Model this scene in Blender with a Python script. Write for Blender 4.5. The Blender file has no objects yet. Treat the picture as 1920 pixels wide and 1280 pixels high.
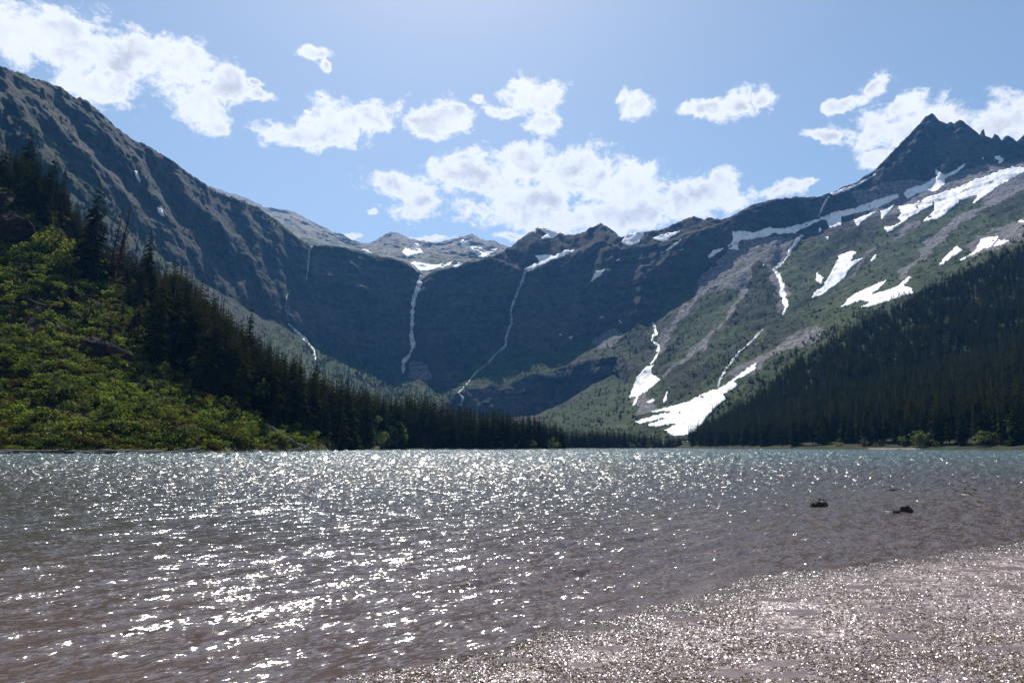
import bpy, math, random
import numpy as np
from mathutils import Vector
from mathutils.bvhtree import BVHTree

random.seed(7)
RNG = np.random.default_rng(11)
scene = bpy.context.scene
COL = scene.collection

# ------------------------------------------------------------------ camera, sky, sun, exposure
FPX = 1280.0                       # focal length in pixels of a 1920 px wide frame (24 mm)
PITCH = math.atan(198 / 1280)
EYE = 1.7
SUN_AZ = math.radians(-7)          # from +Y (view direction), negative = left
SUN_EL = math.radians(55)

cam_d = bpy.data.cameras.new('camera')
cam_d.sensor_width = 36.0
cam_d.lens = 24.0
cam_d.clip_start = 0.2
cam_d.clip_end = 40000
cam = bpy.data.objects.new('camera', cam_d)
cam.location = (0, 0, EYE)
cam.rotation_euler = (math.pi / 2 + PITCH, 0, 0)
COL.objects.link(cam)
scene.camera = cam

scene.view_settings.view_transform = 'Standard'
scene.view_settings.look = 'None'
scene.view_settings.exposure = 0.4
scene.view_settings.gamma = 1.0
scene.view_settings.use_curve_mapping = False

sun_d = bpy.data.lights.new('sun', 'SUN')
sun_d.energy = 5.0
sun_d.angle = math.radians(0.53)
sun_d.color = (1.0, 0.95, 0.88)
sun = bpy.data.objects.new('sun', sun_d)
sdir = Vector((math.sin(SUN_AZ) * math.cos(SUN_EL), math.cos(SUN_AZ) * math.cos(SUN_EL), math.sin(SUN_EL)))
sun.rotation_euler = sdir.to_track_quat('Z', 'Y').to_euler()
sun.location = sdir * 3000
COL.objects.link(sun)

CP, SP = math.cos(PITCH), math.sin(PITCH)


def at(px, py, Y):
    """world points that stand Y metres ahead on the ray of a photo pixel (numpy)"""
    px = np.asarray(px, float); py = np.asarray(py, float); Y = np.asarray(Y, float)
    a = (px - 960) / FPX; b = (640 - py) / FPX
    s = Y / (CP - b * SP)
    return np.stack([a * s, Y + 0 * s, EYE + s * (SP + b * CP)], -1)


def tan_of(py):
    b = (640 - np.asarray(py, float)) / FPX
    return (SP + b * CP) / (CP - b * SP)


def py_of(Y, z):
    """photo row of a point Y ahead at height z"""
    t = (z - EYE) / Y
    b = (t * CP - SP) / (CP + t * SP)
    return 640 - b * FPX


def on_plane(px, py, z=0.0):
    t = float(tan_of(py))
    Y = (z - EYE) / t
    return at(px, py, Y)


def ray_dir(px, py):
    a = (px - 960) / FPX; b = (640 - py) / FPX
    return Vector((a, CP - b * SP, SP + b * CP)).normalized()


# ------------------------------------------------------------------ node helpers
class NT:
    def __init__(self, tree):
        self.t = tree
        tree.nodes.clear()

    def n(self, typ, ins=None, **attrs):
        nd = self.t.nodes.new(typ)
        for k, v in attrs.items():
            setattr(nd, k, v)
        for k, v in (ins or {}).items():
            sock = nd.inputs[k]
            if isinstance(v, bpy.types.NodeSocket):
                self.t.links.new(v, sock)
            elif isinstance(v, bpy.types.Node):
                self.t.links.new(v.outputs[0], sock)
            else:
                sock.default_value = v
        return nd

    def math(self, op, a, b=0.0, c=None, clamp=False):
        ins = {0: a, 1: b}
        if c is not None:
            ins[2] = c
        return self.n('ShaderNodeMath', ins, operation=op, use_clamp=clamp).outputs[0]

    def vm(self, op, a, b=(0, 0, 0), c=None):
        ins = {0: a, 1: b}
        if c is not None:
            ins[2] = c
        nd = self.n('ShaderNodeVectorMath', ins, operation=op)
        return nd.outputs['Value' if op in ('LENGTH', 'DOT_PRODUCT') else 'Vector']

    def noise(self, vec, scale, detail=4.0, rough=0.55, dist=0.0, out='Fac', lac=2.0):
        nd = self.n('ShaderNodeTexNoise', {'Vector': vec, 'Scale': scale, 'Detail': detail, 'Roughness': rough,
                                           'Distortion': dist, 'Lacunarity': lac})
        return nd.outputs[out]

    def mix(self, fac, a, b, blend='MIX'):
        nd = self.n('ShaderNodeMix', data_type='RGBA', blend_type=blend)
        for k, v in ((0, fac), (6, a), (7, b)):
            if isinstance(v, bpy.types.NodeSocket):
                self.t.links.new(v, nd.inputs[k])
            else:
                nd.inputs[k].default_value = v if k == 0 else (*v[:3], 1)
        return nd.outputs[2]

    def ss(self, x, lo, hi):
        return self.n('ShaderNodeMapRange', {0: x, 1: lo, 2: hi, 3: 0.0, 4: 1.0}, interpolation_type='SMOOTHSTEP').outputs[0]

    def lin(self, x, lo, hi, a=0.0, b=1.0):
        return self.n('ShaderNodeMapRange', {0: x, 1: lo, 2: hi, 3: a, 4: b}).outputs[0]


def new_mat(name):
    m = bpy.data.materials.new(name)
    m.use_nodes = True
    t = NT(m.node_tree)
    out = t.n('ShaderNodeOutputMaterial')
    return m, t, out


# ------------------------------------------------------------------ world: sky + cumulus
world = bpy.data.worlds.new('World')
scene.world = world
world.use_nodes = True
w = NT(world.node_tree)
w_out = w.n('ShaderNodeOutputWorld')
sky = w.n('ShaderNodeTexSky', sky_type='NISHITA', sun_disc=False, sun_elevation=SUN_EL, sun_rotation=SUN_AZ,
          altitude=1200.0, air_density=1.0, dust_density=1.6, ozone_density=1.0)
SKY_STRENGTH = 0.105
gen = w.n('ShaderNodeTexCoord').outputs['Generated']
sep = w.n('ShaderNodeSeparateXYZ', {0: gen})
az = w.math('ARCTAN2', sep.outputs[0], sep.outputs[1])
el = w.math('ARCSINE', sep.outputs[2])
ae = w.n('ShaderNodeCombineXYZ', {0: az, 1: el, 2: 0.0}).outputs[0]
warp = w.noise(gen, 9.0, 5.0, 0.6, out='Color')
warp = w.vm('MULTIPLY', w.vm('SUBTRACT', warp, (0.5, 0.5, 0.5)), (0.07, 0.05, 0.0))
aew = w.vm('ADD', ae, warp)
CLOUDS = [  # cumulus lobes: photo x, y and half sizes
    (20, 60, 75, 52), (115, 72, 90, 58), (195, 112, 100, 66), (275, 112, 92, 56), (335, 150, 85, 50), (385, 195, 50, 48),
    (432, 155, 40, 40), (405, 228, 24, 18), (165, 165, 62, 42), (-40, 45, 70, 50), (495, 172, 26, 11), (478, 150, 16, 7),
    (590, 98, 32, 13), (606, 117, 12, 10), (575, 250, 78, 27), (655, 216, 76, 36), (625, 235, 70, 36), (700, 218, 45, 30),
    (575, 203, 10, 6), (810, 225, 62, 32), (866, 213, 26, 12), (1005, 185, 48, 36), (1015, 228, 34, 26), (945, 212, 36, 13), (905, 195, 16, 11),
    (985, 165, 30, 16), (750, 352, 66, 24), (772, 400, 46, 17), (793, 378, 32, 30), (700, 403, 12, 8), (900, 325, 76, 46),
    (965, 315, 84, 38), (1075, 325, 92, 48), (1185, 350, 94, 44), (1290, 372, 100, 36), (1000, 390, 150, 34),
    (1160, 402, 190, 28), (1360, 335, 34, 20), (868, 297, 38, 11), (1460, 360, 56, 14), (1512, 352, 26, 8), (1365, 372, 60, 24),
    (1190, 195, 30, 24), (1165, 180, 14, 9), (1390, 200, 60, 26), (1330, 202, 46, 13), (1432, 190, 34, 15), (1642, 160, 32, 20),
    (1595, 190, 44, 15), (1558, 198, 26, 15), (1650, 240, 78, 40), (1745, 238, 115, 50), (1865, 222, 90, 40), (1960, 215, 80, 40),
    (1642, 290, 38, 26), (1550, 258, 34, 13), (955, 440, 34, 9), (655, 442, 16, 6), (800, 452, 50, 7), (1700, 200, 40, 20)]
EXTRA = [(-2.2, .5, .3, .1), (-1.6, .35, .22, .09), (1.5, .5, .25, .1), (2.3, .4, .3, .1), (3.0, .6, .3, .12), (-2.8, .3, .3, .08),
         (1.1, .25, .12, .05), (-1.05, .22, .14, .06), (0.35, .95, .25, .06), (-0.5, .85, .2, .05)]
lobes = []
for (cx, cy, rx, ry) in CLOUDS:
    d0 = ray_dir(cx, cy)
    a0, e0 = math.atan2(d0.x, d0.y), math.asin(d0.z)
    d1 = ray_dir(cx + rx, cy); d2 = ray_dir(cx, cy - ry)
    ra = abs(math.atan2(d1.x, d1.y) - a0); re = abs(math.asin(d2.z) - e0)
    lobes.append((a0, e0, ra, re))
lobes += EXTRA
field = None
for (a0, e0, ra, re) in lobes:
    v = w.vm('MULTIPLY_ADD', aew, (1 / ra, 1 / re, 0), (-a0 / ra, -e0 / re, 0))
    ln = w.vm('LENGTH', v)
    field = ln if field is None else w.n('ShaderNodeMath', {0: field, 1: ln, 2: 0.18}, operation='SMOOTH_MIN').outputs[0]
cn = w.noise(w.vm('MULTIPLY', gen, (1, 1, 1.25)), 22.0, 8.0, 0.6, 0.35)
cn2 = w.noise(w.vm('MULTIPLY', gen, (1, 1, 1.4)), 75.0, 7.0, 0.62, 0.4)
cn3 = w.noise(gen, 190.0, 5.0, 0.6, 0.5)
dens = w.math('ADD', w.math('SUBTRACT', 1.13, field), w.math('ADD', w.math('MULTIPLY', w.math('SUBTRACT', cn, 0.5), 3.1), w.math('ADD', w.math('MULTIPLY', w.math('SUBTRACT', cn2, 0.5), 1.15), w.math('MULTIPLY', w.math('SUBTRACT', cn3, 0.5), 0.3))))
alpha = w.ss(dens, -0.15, 0.5)
core = w.ss(dens, 0.35, 1.2)
shade_n = w.noise(w.vm('ADD', gen, (0.01, 0.0, 0.04)), 17.0, 6.0, 0.6)
grey = w.math('MULTIPLY', core, w.ss(shade_n, 0.34, 0.64))
ccol = w.mix(w.math('MULTIPLY', grey, 0.85), (0.83, 0.83, 0.835), (0.46, 0.465, 0.51))
sky_s = w.vm('MULTIPLY', sky.outputs[0], (SKY_STRENGTH * 1.06, SKY_STRENGTH * 1.04, SKY_STRENGTH * 0.94))
final = w.mix(w.math('MULTIPLY', alpha, 0.97), sky_s, ccol)
bg = w.n('ShaderNodeBackground', {'Color': final, 'Strength': 1.0})
w.t.links.new(bg.outputs[0], w_out.inputs[0])

# ------------------------------------------------------------------ numpy noise
def _hash(ix, iy, iz, seed):
    h = (ix * 374761393 + iy * 668265263 + iz * 1440662683 + seed * 974634787) & 0xffffffff
    h = ((h ^ (h >> 13)) * 1274126177) & 0xffffffff
    h = ((h ^ (h >> 15)) * 2246822519) & 0xffffffff
    return ((h ^ (h >> 16)) & 0xffffff) / float(0xffffff) * 2 - 1


def vnoise(p, seed=0):
    i = np.floor(p).astype(np.int64)
    f = p - i
    u = f * f * f * (f * (f * 6 - 15) + 10)
    out = 0
    for dx in (0, 1):
        wx = u[..., 0] if dx else 1 - u[..., 0]
        for dy in (0, 1):
            wy = u[..., 1] if dy else 1 - u[..., 1]
            for dz in (0, 1):
                wz = u[..., 2] if dz else 1 - u[..., 2]
                out = out + wx * wy * wz * _hash(i[..., 0] + dx, i[..., 1] + dy, i[..., 2] + dz, seed)
    return out


def fbm(p, octv=5, seed=0, gain=0.5, ridged=False):
    out = 0; a = 1.0; tot = 0
    q = np.array(p, float)
    for o in range(octv):
        v = vnoise(q, seed + o * 17)
        if ridged:
            v = 1 - 2 * np.abs(v)
        out = out + a * v
        tot += a
        a *= gain
        q = q * 2.03 + 7.31
    return out / tot


# ------------------------------------------------------------------ mesh helpers
def mesh_from(name, verts, faces, mats, smooth=False, mat_idx=None):
    me = bpy.data.meshes.new(name)
    verts = np.asarray(verts, np.float32)
    if isinstance(faces, np.ndarray):
        nf, k = faces.shape
        me.vertices.add(len(verts)); me.vertices.foreach_set('co', verts.ravel())
        me.loops.add(nf * k); me.loops.foreach_set('vertex_index', faces.astype(np.int32).ravel())
        me.polygons.add(nf)
        me.polygons.foreach_set('loop_start', np.arange(0, nf * k, k, dtype=np.int32))
        me.update(calc_edges=True)
    else:
        me.from_pydata([tuple(v) for v in verts], [], faces)
        me.update()
    for m in (mats if isinstance(mats, (list, tuple)) else [mats]):
        me.materials.append(m)
    if mat_idx is not None:
        me.polygons.foreach_set('material_index', np.asarray(mat_idx, np.int32))
    if smooth:
        me.polygons.foreach_set('use_smooth', np.ones(len(me.polygons), bool))
    me.validate()
    return me


def link(name, me, parent=None, loc=None, rot=None, scale=None):
    o = bpy.data.objects.new(name, me)
    COL.objects.link(o)
    if parent is not None:
        o.parent = parent
    if loc is not None:
        o.location = loc
    if rot is not None:
        o.rotation_euler = rot
    if scale is not None:
        o.scale = scale
    return o


def tag(o, label=None, cat=None, group=None, kind=None):
    for k, v in (('label', label), ('category', cat), ('group', group), ('kind', kind)):
        if v:
            o[k] = v
    return o


def grid_faces(nr, nc):
    i = np.arange(nr * nc).reshape(nr, nc)
    return np.stack([i[:-1, :-1], i[:-1, 1:], i[1:, 1:], i[1:, :-1]], -1).reshape(-1, 4)


def cloud_attr(me, name, vals):
    at_ = me.attributes.new(name, 'FLOAT', 'POINT')
    at_.data.foreach_set('value', np.asarray(vals, np.float32).ravel())


def in_poly(x, y, poly):
    inside = np.zeros(x.shape, bool)
    n = len(poly)
    for i in range(n):
        x1, y1 = poly[i]; x2, y2 = poly[(i + 1) % n]
        if y1 == y2:
            continue
        c = ((y1 > y) != (y2 > y)) & (x < (x2 - x1) * (y - y1) / (y2 - y1) + x1)
        inside ^= c
    return inside


def Z2(pts): return [(500 + x / 2.782, 400 + y / 2.782) for x, y in pts]
def Z3(pts): return [(1000 + x / 2.666, 380 + y / 2.666) for x, y in pts]
def Z4(pts): return [(1400 + x / 3.048, 180 + y / 3.048) for x, y in pts]


def itp(xs, table):
    a = np.array(sorted(table), float)
    return np.interp(xs, a[:, 0], a[:, 1])


def smooth1(v, k):
    if k < 2:
        return v
    kern = np.hanning(k + 2)[1:-1]; kern /= kern.sum()
    p = np.pad(v, k, mode='edge')
    return np.convolve(p, kern, 'same')[k:-k]


def seg_dist(px, py, poly):
    d = np.full(px.shape, 1e9)
    for (x1, y1), (x2, y2) in zip(poly[:-1], poly[1:]):
        dx, dy = x2 - x1, y2 - y1
        t = np.clip(((px - x1) * dx + (py - y1) * dy) / (dx * dx + dy * dy), 0, 1)
        d = np.minimum(d, np.hypot(px - x1 - t * dx, py - y1 - t * dy))
    return d


# ------------------------------------------------------------------ materials
def mat_terrain(name, rock_a, rock_b, green_a, green_b, bump=1.0):
    m, t, out = new_mat(name)
    pos = t.n('ShaderNodeNewGeometry').outputs['Position']
    att = lambda a: t.n('ShaderNodeAttribute', attribute_name=a).outputs['Fac']
    # rock: strata and blotches
    z = t.n('ShaderNodeSeparateXYZ', {0: pos}).outputs[2]
    big = t.noise(pos, 0.006, 5, 0.6)
    fine = t.noise(pos, 0.06, 7, 0.65)
    st = t.noise(t.vm('MULTIPLY', pos, (0.004, 0.004, 0.11)), 1.0, 4, 0.6)
    rf = t.math('ADD', t.math('MULTIPLY', st, 0.25), t.math('ADD', t.math('MULTIPLY', fine, 0.75), t.math('MULTIPLY', big, 0.4)))
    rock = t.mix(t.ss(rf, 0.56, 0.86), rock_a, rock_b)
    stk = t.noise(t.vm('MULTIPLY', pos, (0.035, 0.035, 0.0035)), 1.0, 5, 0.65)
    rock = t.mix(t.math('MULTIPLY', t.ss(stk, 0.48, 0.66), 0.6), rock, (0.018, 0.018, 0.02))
    rust = t.ss(t.noise(pos, 0.012, 4, 0.6), 0.55, 0.72)
    rock = t.mix(t.math('MULTIPLY', rust, 0.22), rock, (0.10, 0.07, 0.058))
    vor = t.n('ShaderNodeTexVoronoi', {'Vector': pos, 'Scale': 0.22}, feature='F1')
    sc_n = t.noise(pos, 0.12, 6, 0.7)
    scree = t.mix(t.ss(sc_n, 0.36, 0.66), (0.055, 0.053, 0.058), (0.26, 0.245, 0.245))
    gn = t.noise(pos, 0.075, 6, 0.65)
    gn2 = t.noise(pos, 0.013, 3, 0.5)
    gf = t.math('ADD', t.math('MULTIPLY', gn, 0.75), t.math('MULTIPLY', gn2, 0.4))
    green = t.mix(t.ss(gf, 0.45, 0.70), green_a, green_b)
    green = t.mix(t.math('MULTIPLY', t.ss(t.noise(pos, 0.02, 4, 0.6), 0.55, 0.7), 0.5), green, (0.10, 0.088, 0.045))
    edge = t.math('MULTIPLY', t.math('SUBTRACT', t.noise(pos, 0.045, 6, 0.7), 0.5), 2.4)
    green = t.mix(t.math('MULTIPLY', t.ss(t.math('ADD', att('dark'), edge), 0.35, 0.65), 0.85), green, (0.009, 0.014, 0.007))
    fg = t.ss(t.math('ADD', att('green'), edge), 0.3, 0.7)
    fs = t.ss(t.math('ADD', att('scree'), edge), 0.32, 0.68)
    col = t.mix(fs, rock, scree)
    col = t.mix(fg, col, green)
    h = t.math('ADD', t.math('MULTIPLY', t.noise(pos, 0.05, 8, 0.7), 14.0), t.math('MULTIPLY', t.noise(pos, 0.35, 5, 0.7), 2.0))
    vh = t.math('MULTIPLY', t.math('MULTIPLY', vor.outputs['Distance'], fs), 1.2)
    b = t.n('ShaderNodeBump', {'Height': t.math('ADD', h, vh), 'Strength': 0.75 * bump, 'Distance': 1.0})
    bs = t.n('ShaderNodeBsdfPrincipled', {'Base Color': col, 'Roughness': 0.9, 'Normal': b})
    bs.inputs['Specular IOR Level'].default_value = 0.15
    t.t.links.new(bs.outputs[0], out.inputs[0])
    return m


def mat_simple(name, ca, cb, scale, rough=0.85, bump=0.0, bscale=None, spec=0.2, objcoord=True, stretch=(1, 1, 1), lo=0.35, hi=0.68):
    m, t, out = new_mat(name)
    tc = t.n('ShaderNodeTexCoord').outputs['Object'] if objcoord else t.n('ShaderNodeNewGeometry').outputs['Position']
    tc = t.vm('MULTIPLY', tc, stretch)
    n1 = t.noise(tc, scale, 6, 0.65)
    col = t.mix(t.ss(n1, lo, hi), ca, cb)
    ins = {'Base Color': col, 'Roughness': rough}
    if bump:
        ins['Normal'] = t.n('ShaderNodeBump', {'Height': t.noise(tc, bscale or scale * 3, 6, 0.65), 'Strength': bump, 'Distance': 0.3})
    bs = t.n('ShaderNodeBsdfPrincipled', ins)
    bs.inputs['Specular IOR Level'].default_value = spec
    t.t.links.new(bs.outputs[0], out.inputs[0])
    return m


def mat_leaf(name, ca, cb, cc, trans=0.45, nscale=0.25):
    """leaf colour varies by place; light passes through the leaves"""
    m, t, out = new_mat(name)
    pos = t.n('ShaderNodeNewGeometry').outputs['Position']
    oi = t.n('ShaderNodeObjectInfo').outputs['Random']
    n1 = t.noise(pos, nscale, 4, 0.6)
    n2 = t.noise(pos, nscale * 16, 2, 0.6)
    f = t.math('ADD', t.math('MULTIPLY', n1, 0.55), t.math('MULTIPLY', n2, 0.5))
    col = t.mix(t.ss(f, 0.38, 0.66), ca, cb)
    tone = t.lin(oi, 0, 1, 0.65, 1.4)
    col = t.vm('MULTIPLY', col, t.n('ShaderNodeCombineXYZ', {0: tone, 1: tone, 2: tone}).outputs[0])
    col = t.mix(t.math('MULTIPLY', t.ss(t.math('ADD', t.math('MULTIPLY', oi, 0.5), t.noise(pos, nscale * 0.35, 3, 0.5)), 0.7, 1.0), 0.6), col, cc)
    d = t.n('ShaderNodeBsdfDiffuse', {'Color': col})
    tl = t.n('ShaderNodeBsdfTranslucent', {'Color': t.mix(0.5, col, t.mix(1.0, col, (1.5, 1.5, 0.5), 'MULTIPLY'))})
    mx = t.n('ShaderNodeMixShader', {0: trans, 1: d, 2: tl})
    t.t.links.new(mx.outputs[0], out.inputs[0])
    return m


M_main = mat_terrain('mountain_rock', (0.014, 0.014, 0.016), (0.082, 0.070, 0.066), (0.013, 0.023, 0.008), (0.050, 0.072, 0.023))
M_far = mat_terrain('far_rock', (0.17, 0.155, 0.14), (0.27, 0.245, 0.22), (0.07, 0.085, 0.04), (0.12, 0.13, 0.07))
M_nearground = mat_simple('brush_soil', (0.014, 0.013, 0.007), (0.030, 0.032, 0.012), 0.12, 0.95, 0.6, 0.8, 0.1, False)
M_forestfloor = mat_simple('forest_floor', (0.022, 0.024, 0.012), (0.045, 0.05, 0.02), 0.08, 0.95, 0.4, 0.5, 0.1, False)
M_gravel = mat_simple('pink_gravel', (0.14, 0.105, 0.097), (0.25, 0.20, 0.185), 0.6, 0.9, 0.5, 3.0, 0.2, False)
M_bank = mat_simple('shore_bank', (0.035, 0.03, 0.018), (0.075, 0.078, 0.03), 0.5, 0.9, 0.4, 2.0, 0.1, False)
M_snow = mat_simple('old_snow', (0.44, 0.43, 0.43), (0.80, 0.80, 0.82), 0.06, 0.75, 0.8, 0.1, 0.3, False, (1, 1, 1), 0.26, 0.5)
M_bark = mat_simple('conifer_bark', (0.02, 0.016, 0.013), (0.05, 0.04, 0.032), 3.0, 0.9, 0.5, 9.0, 0.1)
M_snag = mat_simple('weathered_wood', (0.07, 0.062, 0.057), (0.24, 0.22, 0.205), 2.5, 0.85, 0.5, 8.0, 0.2, stretch=(1, 1, 0.25))
M_red = mat_simple('rust_needles', (0.075, 0.035, 0.022), (0.13, 0.06, 0.035), 1.5, 0.85, 0.0)
M_needle = mat_leaf('conifer_needles', (0.006, 0.008, 0.003), (0.034, 0.038, 0.010), (0.026, 0.025, 0.008), 0.28, 0.12)
M_leaf = mat_leaf('brush_leaves', (0.018, 0.033, 0.006), (0.185, 0.245, 0.045), (0.15, 0.14, 0.045), 0.5, 0.16)  # dark-to-bright leaf range also paints in highlights and shade of the brush
M_leafpale = mat_leaf('willow_leaves', (0.045, 0.065, 0.022), (0.13, 0.16, 0.065), (0.08, 0.10, 0.035), 0.45, 0.2)
M_leafbrown = mat_leaf('russet_leaves', (0.035, 0.026, 0.010), (0.10, 0.066, 0.022), (0.07, 0.06, 0.02), 0.35, 0.2)
M_wetrock = mat_simple('dark_wet_rock', (0.012, 0.011, 0.011), (0.05, 0.042, 0.04), 6.0, 0.4, 0.8, 14.0, 0.5)
M_cliff = mat_simple('dark_red_rock', (0.010, 0.008, 0.007), (0.055, 0.032, 0.022), 0.18, 0.9, 0.9, 0.6, 0.1, False, (1, 1, 2.2), 0.42, 0.75)


# ------------------------------------------------------------------ the big mountain sheet
STEP = 2.5
PX = np.arange(-420, 2360, STEP)
crest = [(-420, -190), (-200, -40), (0, 128), (25, 138), (50, 144), (85, 156), (110, 166), (165, 196), (180, 208), (215, 235), (255, 262), (300, 292), (345, 322), (390, 352),
         (430, 370), (480, 388), (520, 412), (560, 448), (580, 460), (600, 460), (650, 465), (700, 478), (740, 486), (775, 498), (796, 516), (812, 512), (830, 506), (880, 490),
         (930, 480), (960, 462), (985, 442), (1010, 425), (1040, 432), (1060, 438), (1085, 438), (1108, 428), (1128, 419), (1150, 432), (1165, 446),
         (1190, 436), (1230, 432), (1265, 422), (1285, 410), (1300, 408), (1320, 412), (1332, 408), (1355, 411), (1380, 400), (1400, 388), (1430, 378), (1450, 375), (1500, 372), (1545, 366),
         (1560, 361), (1600, 345), (1640, 320), (1660, 300), (1680, 275), (1700, 255), (1715, 240), (1728, 228), (1740, 217), (1748, 213), (1756, 222), (1766, 228), (1776, 231), (1782, 227), (1788, 232),
         (1800, 226), (1815, 236), (1830, 250), (1838, 254), (1841, 243), (1845, 243), (1848, 256), (1860, 260), (1865, 252), (1872, 256), (1878, 266), (1890, 257), (1900, 260), (1906, 266), (1920, 252), (1950, 240), (2000, 200), (2100, 180), (2360, 90)]
cE = itp(PX, crest)
cD = np.maximum(cE + 3, itp(PX, [(-420, -180), (900, 478), (925, 488), (945, 494), (960, 502), (985, 516), (1010, 506), (1050, 482), (1090, 472), (1128, 452), (1165, 468),
                                 (1200, 464), (1260, 452), (1300, 440), (1330, 430), (1355, 420), (1400, 394), (1450, 379), (1500, 376), (1545, 370), (1600, 349), (2360, 90)]))
cD = np.where((PX > 900) & (PX < 1600), cD, cE + 3)
C_py = itp(PX, [(-420, 60), (0, 292), (100, 345), (200, 405), (330, 500), (450, 572), (545, 618), (640, 664), (740, 706), (768, 690), (800, 700), (830, 722), (855, 714), (892, 676), (956, 651),
                (1021, 651), (1060, 660), (1110, 640), (1150, 626), (1184, 610), (1225, 592), (1260, 562), (1330, 500), (1375, 470), (1420, 447), (1480, 433), (1560, 407),
                (1650, 388), (1700, 366), (1740, 350), (1800, 330), (1870, 306), (1920, 296), (2360, 170)])
C_Y = itp(PX, [(-420, 760), (0, 1000), (200, 1250), (330, 1450), (450, 1700), (545, 1950), (640, 2050), (740, 2100), (830, 2060), (892, 2060), (956, 2100), (1060, 2080), (1110, 2050),
               (1150, 2000), (1200, 1950), (1260, 1950), (1330, 2000), (1400, 2050), (1480, 2100), (1560, 2150), (2360, 2150)])
S = itp(PX, [(-420, 1.8), (0, 1.85), (300, 1.95), (480, 2.05), (600, 2.1), (1100, 2.15), (1300, 1.9), (1400, 2.1), (1700, 2.1), (2360, 1.8)])
D_Y = smooth1(C_Y * (S - tan_of(C_py)) / (S - tan_of(cD)), 21)
E_Y = D_Y + 12 + 1.7 * np.maximum(cD - cE - 3, 0)
A_py = itp(PX, [(-420, 300), (0, 500), (300, 650), (500, 790), (600, 835), (700, 837), (1250, 837), (1320, 815), (1400, 772), (1500, 700), (1600, 645), (1750, 575), (1920, 500), (2360, 300)])
A_Y = itp(PX, [(-420, 480), (0, 600), (300, 700), (500, 760), (700, 850), (1250, 880), (1400, 880), (1600, 900), (1920, 930), (2360, 930)])
B_py = itp(PX, [(-420, 200), (0, 405), (300, 570), (500, 705), (640, 775), (760, 795), (850, 803), (950, 812), (1060, 803), (1110, 796), (1200, 782), (1300, 765), (1450, 690),
                (1600, 602), (1750, 540), (1920, 462), (2360, 260)])
B_Y = itp(PX, [(-420, 620), (0, 800), (300, 1000), (500, 1150), (640, 1300), (760, 1420), (850, 1500), (950, 1500), (1060, 1400), (1200, 1150), (1300, 1050), (1450, 1020), (2360, 1020)])
b1t = [(850, 772), (870, 783), (950, 783), (1000, 777), (1060, 752), (1110, 720), (1150, 702)]
b2t = [(850, 738), (870, 730), (950, 722), (1000, 702), (1060, 688), (1110, 673), (1150, 666)]
b1y = [(850, 1840), (870, 1840), (950, 1850), (1000, 1870), (1060, 1890), (1110, 1850), (1150, 1800)]
b2y = [(850, 1880), (870, 1885), (950, 1905), (1000, 1925), (1060, 1950), (1110, 1885), (1150, 1830)]
wB = np.clip(np.minimum((PX - 810) / 40, (1200 - PX) / 50), 0, 1)
B1_py = (B_py + (C_py - B_py) * 0.33) * (1 - wB) + itp(PX, b1t) * wB
B2_py = (B_py + (C_py - B_py) * 0.68) * (1 - wB) + itp(PX, b2t) * wB
B1_Y = (B_Y + (C_Y - B_Y) * 0.42) * (1 - wB) + itp(PX, b1y) * wB
B2_Y = (B_Y + (C_Y - B_Y) * 0.75) * (1 - wB) + itp(PX, b2y) * wB
F_py = py_of(E_Y + 350, np.maximum(EYE + tan_of(cE) * E_Y - 260, 0))


def loft(contours, rows):
    """contours: list of (py[], Y[]) bottom to top; returns point grid, px grid, py grid and segment coordinate"""
    P, pys, segs = [], [], []
    for k in range(len(contours) - 1):
        (p0, y0), (p1, y1) = contours[k], contours[k + 1]
        n = rows[k]
        last = k == len(contours) - 2
        for j in range(n + (1 if last else 0)):
            f = j / n
            py = p0 + (p1 - p0) * f
            # straight line in the world between the two contours
            a0 = at(PXL, p0, y0); a1 = at(PXL, p1, y1)
            P.append(a0 + (a1 - a0) * f)
            pys.append(py); segs.append(np.full(len(PXL), k + f))
    P = np.array(P)
    Yv = P[..., 1]; t = (P[..., 2] - EYE) / Yv
    b = (t * CP - SP) / (CP + t * SP)
    return P, np.repeat(PXL[None], len(P), 0), 640 - b * FPX, np.array(segs)


PXL = PX
G, GX, GY, GS = loft([(A_py, A_Y), (B_py, B_Y), (B1_py, B1_Y), (B2_py, B2_Y), (C_py, C_Y), (cD, D_Y), (cE, E_Y), (F_py, E_Y + 350)],
                     [22, 40, 34, 34, 120, 12, 5])
shape = G.shape[:2]
flat = G.reshape(-1, 3)
gs = GS.ravel(); gpx = GX.ravel(); gpy = GY.ravel()
cliff = np.clip(np.minimum((gs - 3.9) * 6, (5.15 - gs) * 6), 0, 1)
lower = np.clip(np.minimum((gs - 1.95) * 6, (3.05 - gs) * 6), 0, 1) * np.interp(gpx, [820, 870, 1150, 1190], [0, 1, 1, 0])
cliff = np.maximum(cliff, lower)
crestm = np.clip(1 - np.abs(gs - 6) * 1.2, 0, 1)
rad = flat.copy(); rad[:, 2] = 0
rad /= np.linalg.norm(rad, axis=1, keepdims=True)
right = np.stack([rad[:, 1], -rad[:, 0], 0 * rad[:, 0]], 1)
wpt = flat + 40 * np.stack([fbm(flat / 260, 3, 5), fbm(flat / 260, 3, 6), fbm(flat / 260, 3, 7)], 1)
gul = fbm(wpt / np.array([150, 150, 620]), 5, 21, 0.5, True)
med = fbm(wpt / np.array([48, 48, 90]), 5, 31, 0.55)
fine = fbm(flat / np.array([16, 16, 16]), 4, 41, 0.6)
strz = flat[:, 2] + 22 * fbm(flat / 240, 3, 51)
strata = np.abs(((strz / 42) % 1) - 0.5) * 2
strata2 = np.abs(((strz / 15 + 0.3) % 1) - 0.5) * 2
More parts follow.
